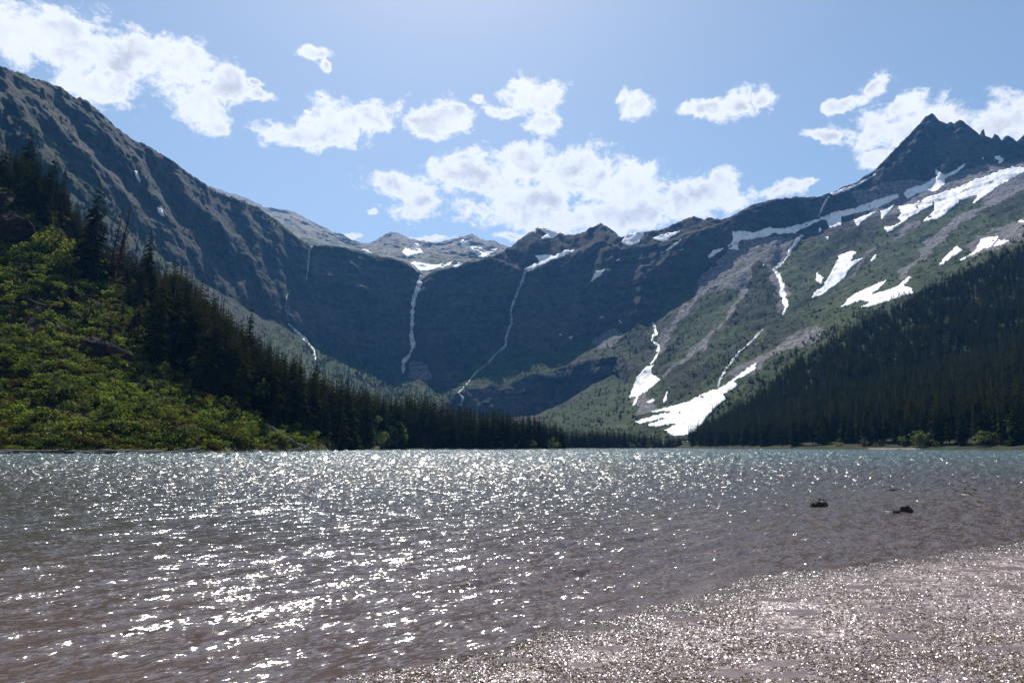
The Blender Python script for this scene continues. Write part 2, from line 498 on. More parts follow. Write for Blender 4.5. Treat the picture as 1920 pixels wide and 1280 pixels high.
out_amt = cliff * (26 * gul + np.where(gpx < 560, 13, 20) * med + 4.5 * strata + 1.5 * strata2 + 6 * fine) + (1 - cliff) * (13 * gul + 7 * med + 1.8 * fine)
out_amt *= np.clip((1000 - np.abs(flat[:, 1] - 1700)) / 300, 0.5, 1)
# rock ribs running down the left wall (photo polylines give where they stand)
RIBS = [([(60, 190), (85, 225), (140, 282), (200, 335), (250, 392), (300, 450), (350, 520)], 20, 15),
        ([(150, 185), (190, 228), (235, 300), (262, 348), (300, 396), (340, 442), (400, 512), (440, 570)], 22, 16),
        ([(300, 290), (345, 350), (400, 420), (440, 460), (490, 535), (545, 605)], 32, 18),
        ([(-60, 150), (0, 215), (60, 290), (110, 350), (170, 420)], 18, 16),
        ([(420, 372), (470, 430), (520, 480)], 20, 20),
        ([(1748, 214), (1700, 300), (1640, 360)], 18, 16), ([(1800, 228), (1790, 290), (1760, 345)], 20, 12),
        ([(1128, 422), (1135, 470), (1120, 560), (1140, 620)], 30, 30), ([(850, 505), (840, 560), (860, 640)], 30, 26),
        ([(620, 520), (680, 545), (725, 570)], 28, 16)]
jx = 10 * fbm(flat / 90, 3, 61); jy = 8 * fbm(flat / 90, 3, 62)
for poly, amp, wd in RIBS:
    d = seg_dist(gpx + jx, gpy + jy, poly)
    out_amt += amp * np.exp(-(d / wd) ** 1.5) * np.clip((5.0 - gs) * 3.0, 0.12, 1)
# gullies / couloirs
for poly, amp, wd in [([(795, 512), (790, 580), (775, 660), (765, 700)], 26, 12), ([(985, 515), (965, 560), (952, 630), (930, 670)], 16, 10),
                      ([(1225, 610), (1235, 650), (1225, 700), (1190, 760)], 16, 10), ([(1470, 450), (1455, 510), (1470, 580)], 10, 9),
                      ([(1425, 620), (1375, 690), (1350, 720)], 14, 9), ([(1560, 370), (1545, 400)], 18, 8), ([(582, 465), (578, 530)], 14, 8),
                      ([(225, 215), (262, 290), (310, 360), (370, 430), (440, 520)], 26, 16), ([(110, 190), (160, 260), (230, 330), (290, 400)], 22, 14),
                      ([(1000, 420), (1090, 470)], 5, 6)]:
    d = seg_dist(gpx + jx * .5, gpy + jy * .5, poly)
    out_amt -= amp * np.exp(-(d / wd) ** 2)
# down-slope rills on the right-hand slope
slopem = np.interp(gpx, [1180, 1260, 2360], [0, 1, 1]) * (gs < 4) * np.clip(gs * 2, 0, 1)
diag = (gpx * 0.62 + gpy * 0.9) / 26
rill = fbm(np.stack([diag + 0.6 * med, gpx / 260, 0 * gpx], 1), 4, 71)
flat = flat - rad * (out_amt)[:, None] * np.where(gs > 6.2, 0.2, 1)[:, None]
flat[:, 2] += slopem * (17 * rill + 6 * med) + (1 - cliff) * 2.5 * fine
flat[:, 2] += crestm * (5 * med + 4 * fine) * np.where(gpx > 1640, 0.6, 1) * np.interp(gpx, [0, 450, 600, 930, 1000], [1.4, 1, .6, .6, 1])
flat[:, 0] += cliff * right[:, 0] * 6 * med
main_co = flat.reshape(*shape, 3)

# cover
nx = gpx + 14 * fbm(flat / 70, 4, 81); ny = gpy + 10 * fbm(flat / 70, 4, 82)
GREEN = [
    [(1020, 778), (1120, 718), (1210, 682), (1232, 625), (1300, 560), (1380, 500), (1440, 470), (1560, 440), (1700, 415), (1920, 345), (2360, 200), (2360, 900), (1000, 900)],
    Z2([(560, 800), (640, 790), (740, 750), (850, 840), (900, 930), (980, 880), (1080, 745), (1270, 700), (1450, 700), (1560, 735), (1560, 800), (1290, 900), (1100, 885), (990, 960), (900, 1010), (560, 1000)]),
    Z3([(0, 740), (290, 705), (490, 600), (600, 600), (620, 780), (480, 800), (300, 770), (0, 850)]),
    [(535, 600), (600, 645), (740, 712), (760, 860), (480, 860), (470, 640)],
    Z2([(350, 330), (480, 360), (600, 440), (625, 475), (560, 455), (420, 395)]),
    [(380, 352), (480, 385), (560, 446), (600, 462), (790, 505), (780, 516), (690, 492), (590, 478), (480, 405)],
    [(0, 180), (60, 230), (150, 330), (250, 440), (330, 520), (300, 700), (-420, 500), (-420, 100)],
    [(1280, 470), (1330, 440), (1290, 560), (1240, 600), (1225, 590)],
]
SCREE = [
    Z3([(790, 480), (830, 370), (920, 290), (990, 230), (1060, 190), (1200, 170), (1300, 180), (1270, 280), (1200, 345), (1130, 300), (1080, 400), (1000, 560), (940, 600), (1030, 440), (900, 450)]),
    Z3([(860, 440), (800, 510), (700, 630), (640, 750), (600, 805), (630, 690), (750, 500)]),
    Z3([(1020, 500), (960, 600), (850, 720), (760, 810), (640, 900), (690, 830), (880, 640)]),
    Z4([(1010, 730), (770, 860), (610, 1000), (500, 1110), (410, 1190), (550, 1040), (680, 915), (900, 755)]),
    Z4([(1600, 440), (1300, 630), (1100, 750), (900, 950), (850, 1085), (1000, 910), (1200, 740), (1600, 520)]),
    Z4([(1600, 690), (1300, 825), (1240, 965), (1450, 890), (1600, 810)]),
    Z3([(290, 700), (400, 640), (440, 660), (440, 710), (330, 745)]),
    Z2([(740, 770), (800, 770), (860, 860), (780, 870), (730, 830)]),
    Z3([(940, 900), (1120, 780), (1370, 625), (1493, 620), (1300, 745), (1100, 865)]),
    Z3([(1200, 350), (1250, 350), (1290, 540), (1230, 560)]),
    Z3([(480, 960), (560, 960), (640, 1040), (520, 1070)]),
    [(1600, 360), (1760, 330), (1920, 300), (2360, 180), (2360, 330), (1920, 360), (1700, 400), (1600, 410)],
]
green = np.zeros(len(flat)); scree = np.zeros(len(flat))
for p in GREEN:
    green = np.maximum(green, in_poly(nx, ny, p) * 0.95)
for p in SCREE:
    i = in_poly(nx + 0.4 * (nx - gpx), ny, p)
    scree = np.maximum(scree, i * 1.0)
green = np.where(scree > 0.5, 0.12, green)
green = np.where((green < 0.2) & (scree < 0.5), 0.16 + 0.34 * (gpx < 560) * (1 - cliff * .3), green)
green = np.where((scree < 0.5) & (cliff > 0.5) & (gs > 3.9) & (gpx > 560), np.minimum(green, 0.55 * green + 0.05), green)
green = np.where(lower > 0.5, 0.15, green)


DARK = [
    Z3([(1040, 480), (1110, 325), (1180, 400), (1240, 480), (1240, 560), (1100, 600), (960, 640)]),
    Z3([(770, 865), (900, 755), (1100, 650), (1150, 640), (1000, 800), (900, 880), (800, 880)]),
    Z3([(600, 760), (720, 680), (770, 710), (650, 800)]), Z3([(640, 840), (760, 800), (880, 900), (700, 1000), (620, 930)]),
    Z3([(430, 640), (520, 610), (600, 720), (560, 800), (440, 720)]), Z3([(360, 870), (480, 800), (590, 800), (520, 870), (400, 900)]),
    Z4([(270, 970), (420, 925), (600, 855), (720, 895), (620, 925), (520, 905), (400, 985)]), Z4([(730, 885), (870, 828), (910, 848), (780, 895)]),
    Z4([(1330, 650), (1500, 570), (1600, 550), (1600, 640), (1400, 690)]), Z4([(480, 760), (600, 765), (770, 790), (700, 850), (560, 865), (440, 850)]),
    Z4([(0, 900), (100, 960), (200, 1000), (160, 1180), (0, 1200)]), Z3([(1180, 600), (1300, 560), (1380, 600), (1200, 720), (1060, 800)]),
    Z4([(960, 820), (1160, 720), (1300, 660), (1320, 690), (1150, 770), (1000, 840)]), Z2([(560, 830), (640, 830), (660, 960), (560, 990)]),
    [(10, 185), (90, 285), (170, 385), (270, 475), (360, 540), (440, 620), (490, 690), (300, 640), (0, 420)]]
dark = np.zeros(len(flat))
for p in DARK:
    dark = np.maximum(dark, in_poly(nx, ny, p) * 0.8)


def smooth_grid(v, k=1):
    g = v.reshape(shape)
    for _ in range(k):
        p = np.pad(g, 1, mode='edge')
        g = (p[:-2, 1:-1] + p[2:, 1:-1] + p[1:-1, :-2] + p[1:-1, 2:] + 2 * g) / 6
    return g.ravel()


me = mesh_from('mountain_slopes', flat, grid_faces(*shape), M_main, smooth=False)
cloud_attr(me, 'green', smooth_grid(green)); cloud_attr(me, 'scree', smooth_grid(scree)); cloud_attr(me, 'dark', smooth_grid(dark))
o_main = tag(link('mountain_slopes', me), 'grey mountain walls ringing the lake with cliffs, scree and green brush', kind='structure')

# far peaks beyond the lip of the basin
PXL = np.arange(330, 1010, 2.5)
fc = itp(PXL, [(330, 338), (395, 352), (430, 362), (470, 377), (497, 391), (515, 395), (540, 396), (560, 403), (590, 418), (620, 432), (660, 450), (690, 457), (710, 450), (735, 437), (750, 440), (765, 447),
               (800, 455), (830, 454), (850, 450), (870, 449), (885, 443), (895, 448), (910, 456), (925, 455), (940, 462), (1010, 485)])
FG, FGX, FGY, FGS = loft([(itp(PXL, [(330, 470), (560, 490), (800, 540), (1010, 520)]), itp(PXL, [(330, 2750), (600, 2620), (1010, 2700)])),
                          (np.maximum(itp(PXL, [(330, 400), (560, 455), (640, 474), (760, 490), (860, 496), (1010, 488)]), fc + 6), np.full(len(PXL), 3300.)),
                          (fc, np.full(len(PXL), 4700.)), (py_of(np.full(len(PXL), 5400.), 900.) + 0 * PXL, np.full(len(PXL), 5400.))], [20, 60, 4])
ff = FG.reshape(-1, 3)
ff2 = ff + 0
n_a = fbm(ff / np.array([260, 260, 300]), 5, 91, 0.5, True); n_b = fbm(ff / 70, 4, 92)
fstr = np.abs(((ff[:, 2] / 45 + .6 * fbm(ff / 500, 2, 93)) % 1) - .5) * 2
w_f = np.clip(FGS.ravel(), 0.25, 1)
ff2[:, 1] -= (70 * n_a + 18 * n_b + 14 * fstr) * w_f
ff2[:, 2] += (12 * n_b + 9 * fbm(ff / 22, 3, 94)) * w_f
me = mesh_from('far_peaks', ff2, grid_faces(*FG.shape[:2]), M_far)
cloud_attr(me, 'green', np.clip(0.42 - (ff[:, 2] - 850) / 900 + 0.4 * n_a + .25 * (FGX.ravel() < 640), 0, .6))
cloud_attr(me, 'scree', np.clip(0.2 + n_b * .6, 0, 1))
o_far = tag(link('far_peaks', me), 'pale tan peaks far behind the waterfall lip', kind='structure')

# valley floor behind the far shore
PXL = np.arange(560, 1340, 4.0)
VS = itp(PXL, [(560, 235), (600, 252), (640, 290), (690, 350), (740, 385), (800, 400), (950, 432), (1046, 470), (1062, 690), (1150, 780), (1270, 820), (1340, 860)])
VG, _, _, _ = loft([(py_of(VS - 3, -0.8), VS - 3), (py_of(VS, 0.05), VS), (py_of(VS + 5, 0.9), VS + 5), (py_of(VS + 60, 1.6), VS + 60), (py_of(1200., 1.7) + 0 * PXL, np.maximum(VS + 100, 1200.))], [1, 2, 2, 3])
o_valley = tag(link('valley_floor', mesh_from('valley_floor', VG.reshape(-1, 3), grid_faces(*VG.shape[:2]), M_bank, True)), kind='structure')

# forested slope on the right
PXL = np.arange(1268, 2440, 6.0)
RS = itp(PXL, [(1268, 818), (1320, 720), (1400, 590), (1500, 500), (1600, 440), (1750, 368), (1920, 305), (2440, 190)])
RT = itp(PXL, [(1268, 835), (1290, 830), (1310, 812), (1400, 757), (1500, 680), (1600, 617), (1700, 572), (1800, 522), (1920, 464), (2440, 240)])
RTY = itp(PXL, [(1268, 850), (1320, 850), (1500, 860), (1920, 900), (2440, 880)])
mid_py = 838 + (RT - 838) * 0.46; mid_Y = RS + (RTY - RS) * 0.52
RG, RGX, RGY, RGS = loft([(py_of(RS - 4, -0.8), RS - 4), (py_of(RS, 0.05), RS), (py_of(RS + 6, 1.2), RS + 6), (py_of(RS + 26, 4.), RS + 26), (mid_py, mid_Y), (RT, RTY), (py_of(RTY + 160, np.maximum(EYE + tan_of(RT) * RTY - 12, 2)), RTY + 160)], [1, 2, 3, 20, 20, 3])
rf = RG.reshape(-1, 3)
rf[:, 2] += np.clip((RGS.ravel() - 3) * 2, 0, 1) * (6 * fbm(rf / 60, 4, 101))
me = mesh_from('forest_slope', rf, grid_faces(*RG.shape[:2]), [M_forestfloor, M_gravel], True)
mi = np.zeros(len(me.polygons), np.int32)
fx = (RGX[:-1, :-1] + 3).ravel(); fs_ = RGS[:-1, :-1].ravel()
mi[(fs_ < 1.9) & (fx > 1625) & (fx < 1722)] = 1
me.polygons.foreach_set('material_index', mi)
o_forest = tag(link('forest_slope', me), kind='structure')

# brushy slope on the left, close by
PXL = np.arange(-440, 716, 4.0)
NS = itp(PXL, [(-440, 118), (0, 152), (200, 163), (330, 172), (420, 188), (520, 214), (600, 250), (680, 330), (716, 360)])
NC = itp(PXL, [(-440, 60), (0, 325), (40, 345), (100, 400), (150, 455), (200, 492), (300, 575), (400, 650), (500, 730), (560, 778), (620, 818), (680, 834), (716, 836)])
NCY = itp(PXL, [(-440, 260), (0, 300), (100, 292), (300, 290), (500, 292), (600, 300), (716, 400)])
m_py = 838 + (NC - 838) * 0.46; m_Y = NS + (NCY - NS) * 0.47
NG, NGX, NGY, NGS = loft([(py_of(NS - 4, -0.8), NS - 4), (py_of(NS, 0.06), NS), (py_of(NS + 4, 0.8), NS + 4), (m_py, m_Y), (NC, NCY),
                          (py_of(NCY + 170, np.maximum(EYE + tan_of(NC) * NCY + 4, 1)), NCY + 170)], [1, 2, 36, 36, 5])
nf = NG.reshape(-1, 3)
nw = np.clip((NGS.ravel() - 2) * 5, 0, 1)
nf[:, 2] += nw * (4.5 * fbm(nf / 34, 4, 111) + 1.2 * fbm(nf / 8, 3, 112))
me = mesh_from('brush_slope', nf, grid_faces(*NG.shape[:2]), [M_nearground, M_bank], True)
mi = (NGS[:-1, :-1].ravel() < 2.3).astype(np.int32)
me.polygons.foreach_set('material_index', mi)
o_near = tag(link('brush_slope', me), kind='structure')

# ground under everything, far past the ridges
me = mesh_from('ground', [(-8800, -2900, -6), (8800, -2900, -6), (8800, 8900, -6), (-8800, 8900, -6)], [(0, 1, 2, 3)], M_forestfloor)
o_ground = tag(link('ground', me), kind='structure')


def bvh_of(*objs):
    V, F, n = [], [], 0
    for o in objs:
        me = o.data
        co = np.empty(len(me.vertices) * 3, np.float32); me.vertices.foreach_get('co', co)
        V += [tuple(v) for v in co.reshape(-1, 3).tolist()]
        fi = np.empty(len(me.loops), np.int32); me.loops.foreach_get('vertex_index', fi)
        F += (fi.reshape(-1, 4) + n).tolist()
        n = len(V)
    return BVHTree.FromPolygons(V, F)


BV_mtn = bvh_of(o_main, o_far)
BV_main = bvh_of(o_main)
BV_near = bvh_of(o_near)
BV_forest = bvh_of(o_forest)
EYEV = Vector((0, 0, EYE))


def hit(bv, px, py):
    r = bv.ray_cast(EYEV, ray_dir(px, py))
    return r[0], r[1]


def drop(bv, x, y):
    r = bv.ray_cast(Vector((x, y, 4000)), Vector((0, 0, -1)))
    return None if r[0] is None else r[0].z


# ------------------------------------------------------------------ snow patches
def snow_patch(poly, label, step=1.6, rough=2.4, lift=1.2):
    xs = [p[0] for p in poly]; ys = [p[1] for p in poly]
    gx = np.arange(min(xs) - 3, max(xs) + 3, step); gy = np.arange(min(ys) - 3, max(ys) + 3, step)
    X, Yg = np.meshgrid(gx, gy)
    q = np.stack([X / 7, Yg / 5, 0 * X + len(label)], -1)
    ins = in_poly(X + rough * fbm(q, 3, 5), Yg + rough * .8 * fbm(q, 3, 9), poly)
    hole = fbm(np.stack([X / 14 + Yg / 30, Yg / 6, 0 * X + 3.3], -1), 4, 13) > 0.62
    ins &= ~hole
    idx = {}; verts = []; dep = []
    for r in range(ins.shape[0]):
        for c in range(ins.shape[1]):
            if not ins[r, c]:
                continue
            h, nrm = hit(BV_mtn, X[r, c], Yg[r, c])
            if h is None:
                continue
            d = (EYEV - h).normalized()
            p = h + d * lift * (h.y / 2000) + Vector((0, 0, lift))
            idx[(r, c)] = len(verts); verts.append(tuple(p)); dep.append(h.y)
    faces = []
    for (r, c), i in idx.items():
        q4 = [i, idx.get((r, c + 1)), idx.get((r + 1, c + 1)), idx.get((r + 1, c))]
        if None in q4:
            continue
        dd = [dep[k] for k in q4]
        if max(dd) - min(dd) > 90:
            continue
        faces.append(q4)
    if len(faces) < 2:
        return None
    # thickness: skirt down round the rim
    from collections import Counter
    ec = Counter()
    for f in faces:
        for a, b in zip(f, f[1:] + f[:1]):
            ec[(min(a, b), max(a, b))] += 1
    n0 = len(verts); low = {}
    for f in list(faces):
        for a, b in zip(f, f[1:] + f[:1]):
            if ec[(min(a, b), max(a, b))] == 1:
                for k in (a, b):
                    if k not in low:
                        v = verts[k]; low[k] = len(verts)
                        dv = (Vector(v) - EYEV).normalized()
                        verts.append((v[0] + dv.x * 2, v[1] + dv.y * 2, v[2] - 2.5))
                faces.append([b, a, low[a], low[b]])
    F4 = np.array(faces)
    lab_ = np.arange(len(verts))
    for _ in range(400):
        mn = lab_[F4].min(1)
        new = lab_.copy()
        np.minimum.at(new, F4.ravel(), np.repeat(mn, 4))
        new = new[new]
        if (new == lab_).all():
            break
        lab_ = new
    fl = lab_[F4[:, 0]]
    ids, cnt_ = np.unique(fl, return_counts=True)
    order = np.argsort(-cnt_)
    V3 = np.array(verts)
    o = None
    for q, j in enumerate(order):
        if q and (cnt_[j] < 14 or q > 5):
            break
        sub = F4[fl == ids[j]]
        u, inv = np.unique(sub, return_inverse=True)
        me = mesh_from('snow_patch', V3[u], inv.reshape(sub.shape), M_snow, True)
        if q == 0:
            o = link('snow_patch', me)
        else:
            link('snow_fragment', me, o)
    return tag(o, label, 'snow patch', 'snow patches left on the mountains')


SNOW = [
    (Z3([(505, 1100), (560, 1075), (700, 1045), (620, 1052), (568, 1045), (640, 1030), (760, 1000), (880, 940), (920, 935), (990, 890), (1050, 840), (1115, 800), (1118, 830), (1060, 870), (1000, 895), (1025, 910), (1000, 935), (950, 965), (965, 985), (900, 1040), (860, 1085), (815, 1150), (750, 1170), (690, 1170), (650, 1140), (710, 1108), (600, 1128), (570, 1112), (650, 1082), (560, 1105), (530, 1112)]),
     'large white snowfield fanning out above the far shore trees at the foot of the slope'),
    (Z3([(475, 985), (490, 940), (520, 870), (560, 820), (610, 810), (590, 840), (600, 860), (640, 885), (600, 920), (560, 955), (530, 970), (520, 1000), (500, 1030), (495, 1010), (510, 970)]),
     'wedge of snow below the end of the right-hand stream, left of the large snowfield'),
    (Z3([(562, 995), (600, 978), (614, 992), (580, 1010)]), 'tiny round snow patch between the wedge and the large lower snowfield'),
    (Z3([(645, 985), (665, 943), (677, 948), (664, 1010), (650, 1002)]), 'small upright snow sliver just above the large lower snowfield'),
    (Z3([(865, 270), (900, 235), (950, 225), (1000, 190), (988, 143), (1050, 140), (1100, 150), (1180, 123), (1270, 128), (1340, 108), (1340, 125), (1310, 160), (1275, 145), (1230, 145), (1160, 172), (1100, 183), (1040, 188), (1022, 212), (1032, 242), (975, 232), (1000, 208), (955, 232), (905, 262), (880, 282)]),
     'shaded snow band lying at the top of the grey talus under the ridge cliff'),
    (Z4([(150, 775), (250, 745), (420, 697), (500, 662), (620, 637), (720, 597), (860, 555), (875, 582), (740, 645), (640, 668), (560, 688), (480, 706), (420, 712), (330, 758), (250, 785), (180, 795)]),
     'long shaded snow strip along the foot of the ridge cliff below the peak'),
    (Z4([(608, 705), (660, 688), (748, 653), (722, 682), (660, 722), (635, 757)]), 'small lit snow tongue left of the two middle tongues below the ridge'),
    (Z4([(763, 662), (850, 618), (832, 652), (770, 708)]), 'narrow snow tongue just below the shaded strip, above a dark rock step'),
    (Z4([(780, 745), (850, 740), (880, 720), (858, 700), (880, 670), (863, 630), (960, 613), (1080, 600), (1060, 628), (990, 663), (930, 703), (880, 737), (830, 772), (800, 788)]),
     'snow patch shaped like a hooked leaf, left of the largest snowfield under the peak'),
    (Z4([(945, 617), (1050, 570), (1180, 530), (1230, 510), (1300, 480), (1380, 455), (1450, 425), (1510, 405), (1620, 405), (1620, 425), (1530, 470), (1470, 500), (1400, 550), (1330, 600), (1283, 628), (1315, 570), (1230, 600), (1160, 660), (1110, 702), (1050, 712), (983, 737), (1010, 710), (1070, 660), (1075, 612), (1000, 617)]),
     'broad bright snowfield running up to the right frame edge below the pointed peak'),
    (Z4([(888, 562), (920, 530), (1000, 510), (1050, 480), (1085, 460), (1072, 415), (1100, 428), (1130, 450), (1180, 430), (1262, 373), (1242, 408), (1180, 453), (1140, 473), (1132, 512), (1080, 548), (1050, 548), (1000, 548), (920, 592)]),
     'shaded forked snow patch reaching up into the gullies of the pointed peak'),
    (Z4([(1403, 350), (1440, 338), (1478, 365), (1420, 403), (1440, 372)]), 'small snow patch in the notch right of the pointed peak'),
    (Z4([(358, 1162), (400, 1110), (440, 1080), (480, 1010), (530, 910), (600, 883), (630, 890), (602, 942), (682, 918), (600, 982), (560, 1042), (500, 1092), (430, 1142)]),
     'long slanting snow tongue on the green slope right of the cascade'),
    (Z4([(388, 1062), (400, 1003), (442, 1040), (432, 1082)]), 'small snow spot beside the left edge of the long slanting tongue'),
    (Z4([(698, 945), (747, 893), (742, 932), (715, 957)]), 'isolated small snow spot right of the long slanting tongue'),
    (Z4([(528, 1212), (600, 1140), (700, 1090), (808, 1048), (780, 1087), (722, 1132), (860, 1090), (920, 1028), (952, 1035), (900, 1085), (955, 1105), (952, 1132), (860, 1158), (760, 1192), (690, 1210), (650, 1207), (700, 1180), (660, 1172), (560, 1208)]),
     'wide ragged snow patch just above the treeline of the right forest'),
    (Z4([(1078, 992), (1130, 920), (1200, 853), (1243, 885), (1182, 922), (1130, 963)]), 'slanting snow patch on grey scree above the right forest edge'),
    (Z4([(1208, 942), (1300, 890), (1340, 813), (1440, 798), (1452, 825), (1530, 823), (1460, 852), (1330, 892), (1300, 912), (1240, 947)]),
     'snow patch right beside the treeline spires near the right frame edge'),
    (Z4([(1538, 720), (1620, 690), (1620, 738)]), 'snow corner cut by the right frame edge above the forest'),
    (Z4([(438, 690), (510, 673), (542, 690), (547, 742), (480, 762), (440, 702)]), 'rounded snow patch right of the head of the cascade'),
    (Z4([(402, 735), (437, 760), (410, 788)]), 'tiny snow spot left of the rounded patch near the cascade head'),
    (Z4([(438, 803), (478, 803), (460, 828)]), 'tiny snow spot below the rounded patch near the cascade head'),
    (Z4([(470, 558), (640, 498), (752, 434), (745, 452), (640, 512), (500, 570)]), 'thin snow cornice on the ridge crest left of the pointed peak'),
    (Z4([(1345, 352), (1360, 345), (1362, 360), (1330, 365)]), 'fleck of snow on the dark face right of the pointed peak'),
    (Z2([(703, 207), (720, 178), (760, 187), (752, 152), (790, 152), (802, 185), (828, 212), (780, 217), (730, 233)]), 'snow patch in the middle of the pale far peaks'),
    (Z2([(998, 133), (1040, 138), (1068, 155), (1020, 188)]), 'snow patch just left of the right summit of the far peaks'),
    (Z2([(1058, 165), (1090, 160), (1133, 187), (1080, 213)]), 'snow patch right under the right summit of the far peaks'),
    (Z2([(740, 253), (790, 253), (860, 268), (940, 263), (985, 238), (962, 272), (880, 293), (830, 305), (780, 310)]), 'wide snow basin above the main waterfall lip'),
    (Z2([(455, 183), (520, 188), (575, 225), (500, 208)]), 'white snow bank on the far shoulder above the left headwall'),
    (Z2([(363, 117), (425, 140), (390, 138)]), 'thin snow streak on the tan shoulder far left of the main fall'),
    (Z2([(958, 278), (1010, 252), (1028, 265), (985, 288)]), 'small snow patch on the far slope right of the main waterfall lip'),
    (Z2([(1078, 205), (1150, 193), (1225, 178), (1180, 208), (1130, 238), (1100, 222)]), 'snow patch where the far peaks meet the dark crest right of the main fall'),
    (Z2([(1338, 288), (1420, 255), (1395, 218), (1460, 213), (1500, 220), (1560, 193), (1620, 195), (1560, 220), (1480, 252), (1400, 287), (1360, 313)]), 'hanging snow patch at the head of the second thin waterfall'),
    (Z2([(1368, 95), (1412, 88), (1402, 108)]), 'small snow spot left on the snowy knob of the dark crest'),
    (Z2([(1398, 142), (1460, 110), (1408, 75), (1440, 63), (1500, 88), (1545, 93), (1500, 132), (1470, 132)]), 'snow cap on the rounded knob of the dark crest'),
    (Z3([(438, 202), (460, 165), (408, 138), (480, 148), (565, 133), (552, 165), (530, 202), (480, 222)]), 'bright snow bowl right of the small pointed crest peak'),
    (Z3([(578, 185), (640, 158), (745, 138), (690, 177), (650, 197)]), 'bright snow strip right of the snow bowl on the dark crest'),
    (Z3([(653, 238), (700, 208), (773, 163), (722, 208), (670, 248)]), 'slanting snow sliver below the crest strip'),
    (Z3([(283, 402), (310, 343), (345, 338), (378, 317), (332, 367)]), 'snow streak in the dark cliff below the small pointed crest peak'),
    (Z3([(398, 297), (430, 278), (462, 278), (420, 292)]), 'thin snow sliver on the ledge of the dark cliff right of the streak'),
    (Z3([(113, 648), (145, 655), (132, 668)]), 'lowest left snow fleck in the shadowed cliff'),
    (Z3([(165, 674), (203, 664), (190, 682)]), 'lowest right snow fleck in the shadowed cliff'),
    (Z3([(410, 580), (440, 592), (448, 612)]), 'upper right snow fleck at the foot of the shadowed cliff'),
    (Z3([(278, 592), (302, 578), (298, 592)]), 'upper left snow fleck at the foot of the shadowed cliff'),
    (Z3([(178, 157), (243, 142), (205, 168)]), 'snow streak left of the small pointed crest peak'),
    (Z3([(1140, 300), (1152, 302), (1163, 326), (1150, 322)]), 'short snow dash on the talus left of the cascade'),
    ([(250, 318), (258, 322), (265, 338), (263, 346), (256, 336)], 'snow remnant in a notch of the left mountain wall'),
    ([(292, 388), (304, 392), (310, 408), (300, 404)], 'faint snow remnant low in the gully of the left wall'),
]
for poly, label in SNOW:
    snow_patch(poly, label)

# ------------------------------------------------------------------ waterfalls and streams
mw, t, out = new_mat('falling_water')
pos = t.n('ShaderNodeNewGeometry').outputs['Position']
strk = t.noise(t.vm('MULTIPLY', pos, (0.5, 0.5, 0.06)), 1.0, 5, 0.65)
bs = t.n('ShaderNodeBsdfPrincipled', {'Base Color': t.mix(t.ss(strk, 0.3, 0.6), (0.55, 0.6, 0.66), (0.92, 0.94, 0.97)), 'Roughness': 0.5})
tr = t.n('ShaderNodeBsdfTransparent')
mx = t.n('ShaderNodeMixShader', {0: t.math('MULTIPLY', t.ss(strk, 0.34, 0.58), 0.92), 1: tr, 2: bs})
t.t.links.new(mx.outputs[0], out.inputs[0])
M_fall = mw
M_thin, t, out = new_mat('thin_falling_water')
pos = t.n('ShaderNodeNewGeometry').outputs['Position']
strk = t.noise(t.vm('MULTIPLY', pos, (0.45, 0.45, 0.05)), 1.0, 5, 0.65)
bs = t.n('ShaderNodeBsdfPrincipled', {'Base Color': (0.6, 0.66, 0.74, 1), 'Roughness': 0.5})
mx = t.n('ShaderNodeMixShader', {0: t.math('MULTIPLY', t.ss(strk, 0.38, 0.62), 0.88), 1: t.n('ShaderNodeBsdfTransparent').outputs[0], 2: bs.outputs[0]})
t.t.links.new(mx.outputs[0], out.inputs[0])


def waterfall(name, pts, widths, label, wig=1.0, mat=None):
    P = np.array(pts, float)
    L = np.r_[0, np.cumsum(np.hypot(*np.diff(P, axis=0).T))]
    s = np.arange(0, L[-1], 1.5)
    x = np.interp(s, L, P[:, 0]); y = np.interp(s, L, P[:, 1])
    wd = np.interp(s, np.linspace(0, L[-1], len(widths)), widths)
    k = np.stack([s / 9, 0 * s + len(label), 0 * s], -1)
    x = x + wig * 2.2 * fbm(k, 3, 3); y = y + wig * 0.8 * fbm(k, 3, 4)
    wd = wd * 0.8 * (1 + 0.9 * fbm(k * 1.8, 3, 8))
    tx, ty = np.gradient(x), np.gradient(y); ln = np.hypot(tx, ty) + 1e-6
    nxp, nyp = -ty / ln, tx / ln
    rows = []
    for i in range(len(s)):
        row = []
        for f in (-0.5, -0.17, 0.17, 0.5):
            h, _ = hit(BV_main, x[i] + nxp[i] * wd[i] * f, y[i] + nyp[i] * wd[i] * f)
            row.append(h)
        if None in row:
            continue
        ymin = min(h.y for h in row)
        r2 = []
        for h, f in zip(row, (-0.5, -0.17, 0.17, 0.5)):
            d = h - EYEV
            h2 = EYEV + d * (min(h.y, ymin + 12) / h.y)
            r2.append(h2 - d.normalized() * (2.0 + 2.5 * (1 - 4 * f * f)))
        rows.append(r2)
    V = [tuple(p) for r in rows for p in r]
    me = mesh_from(name, V, grid_faces(len(rows), 4), mat or M_fall, True)
    return tag(link(name, me), label, 'waterfall', 'waterfalls and streams on the mountain walls')


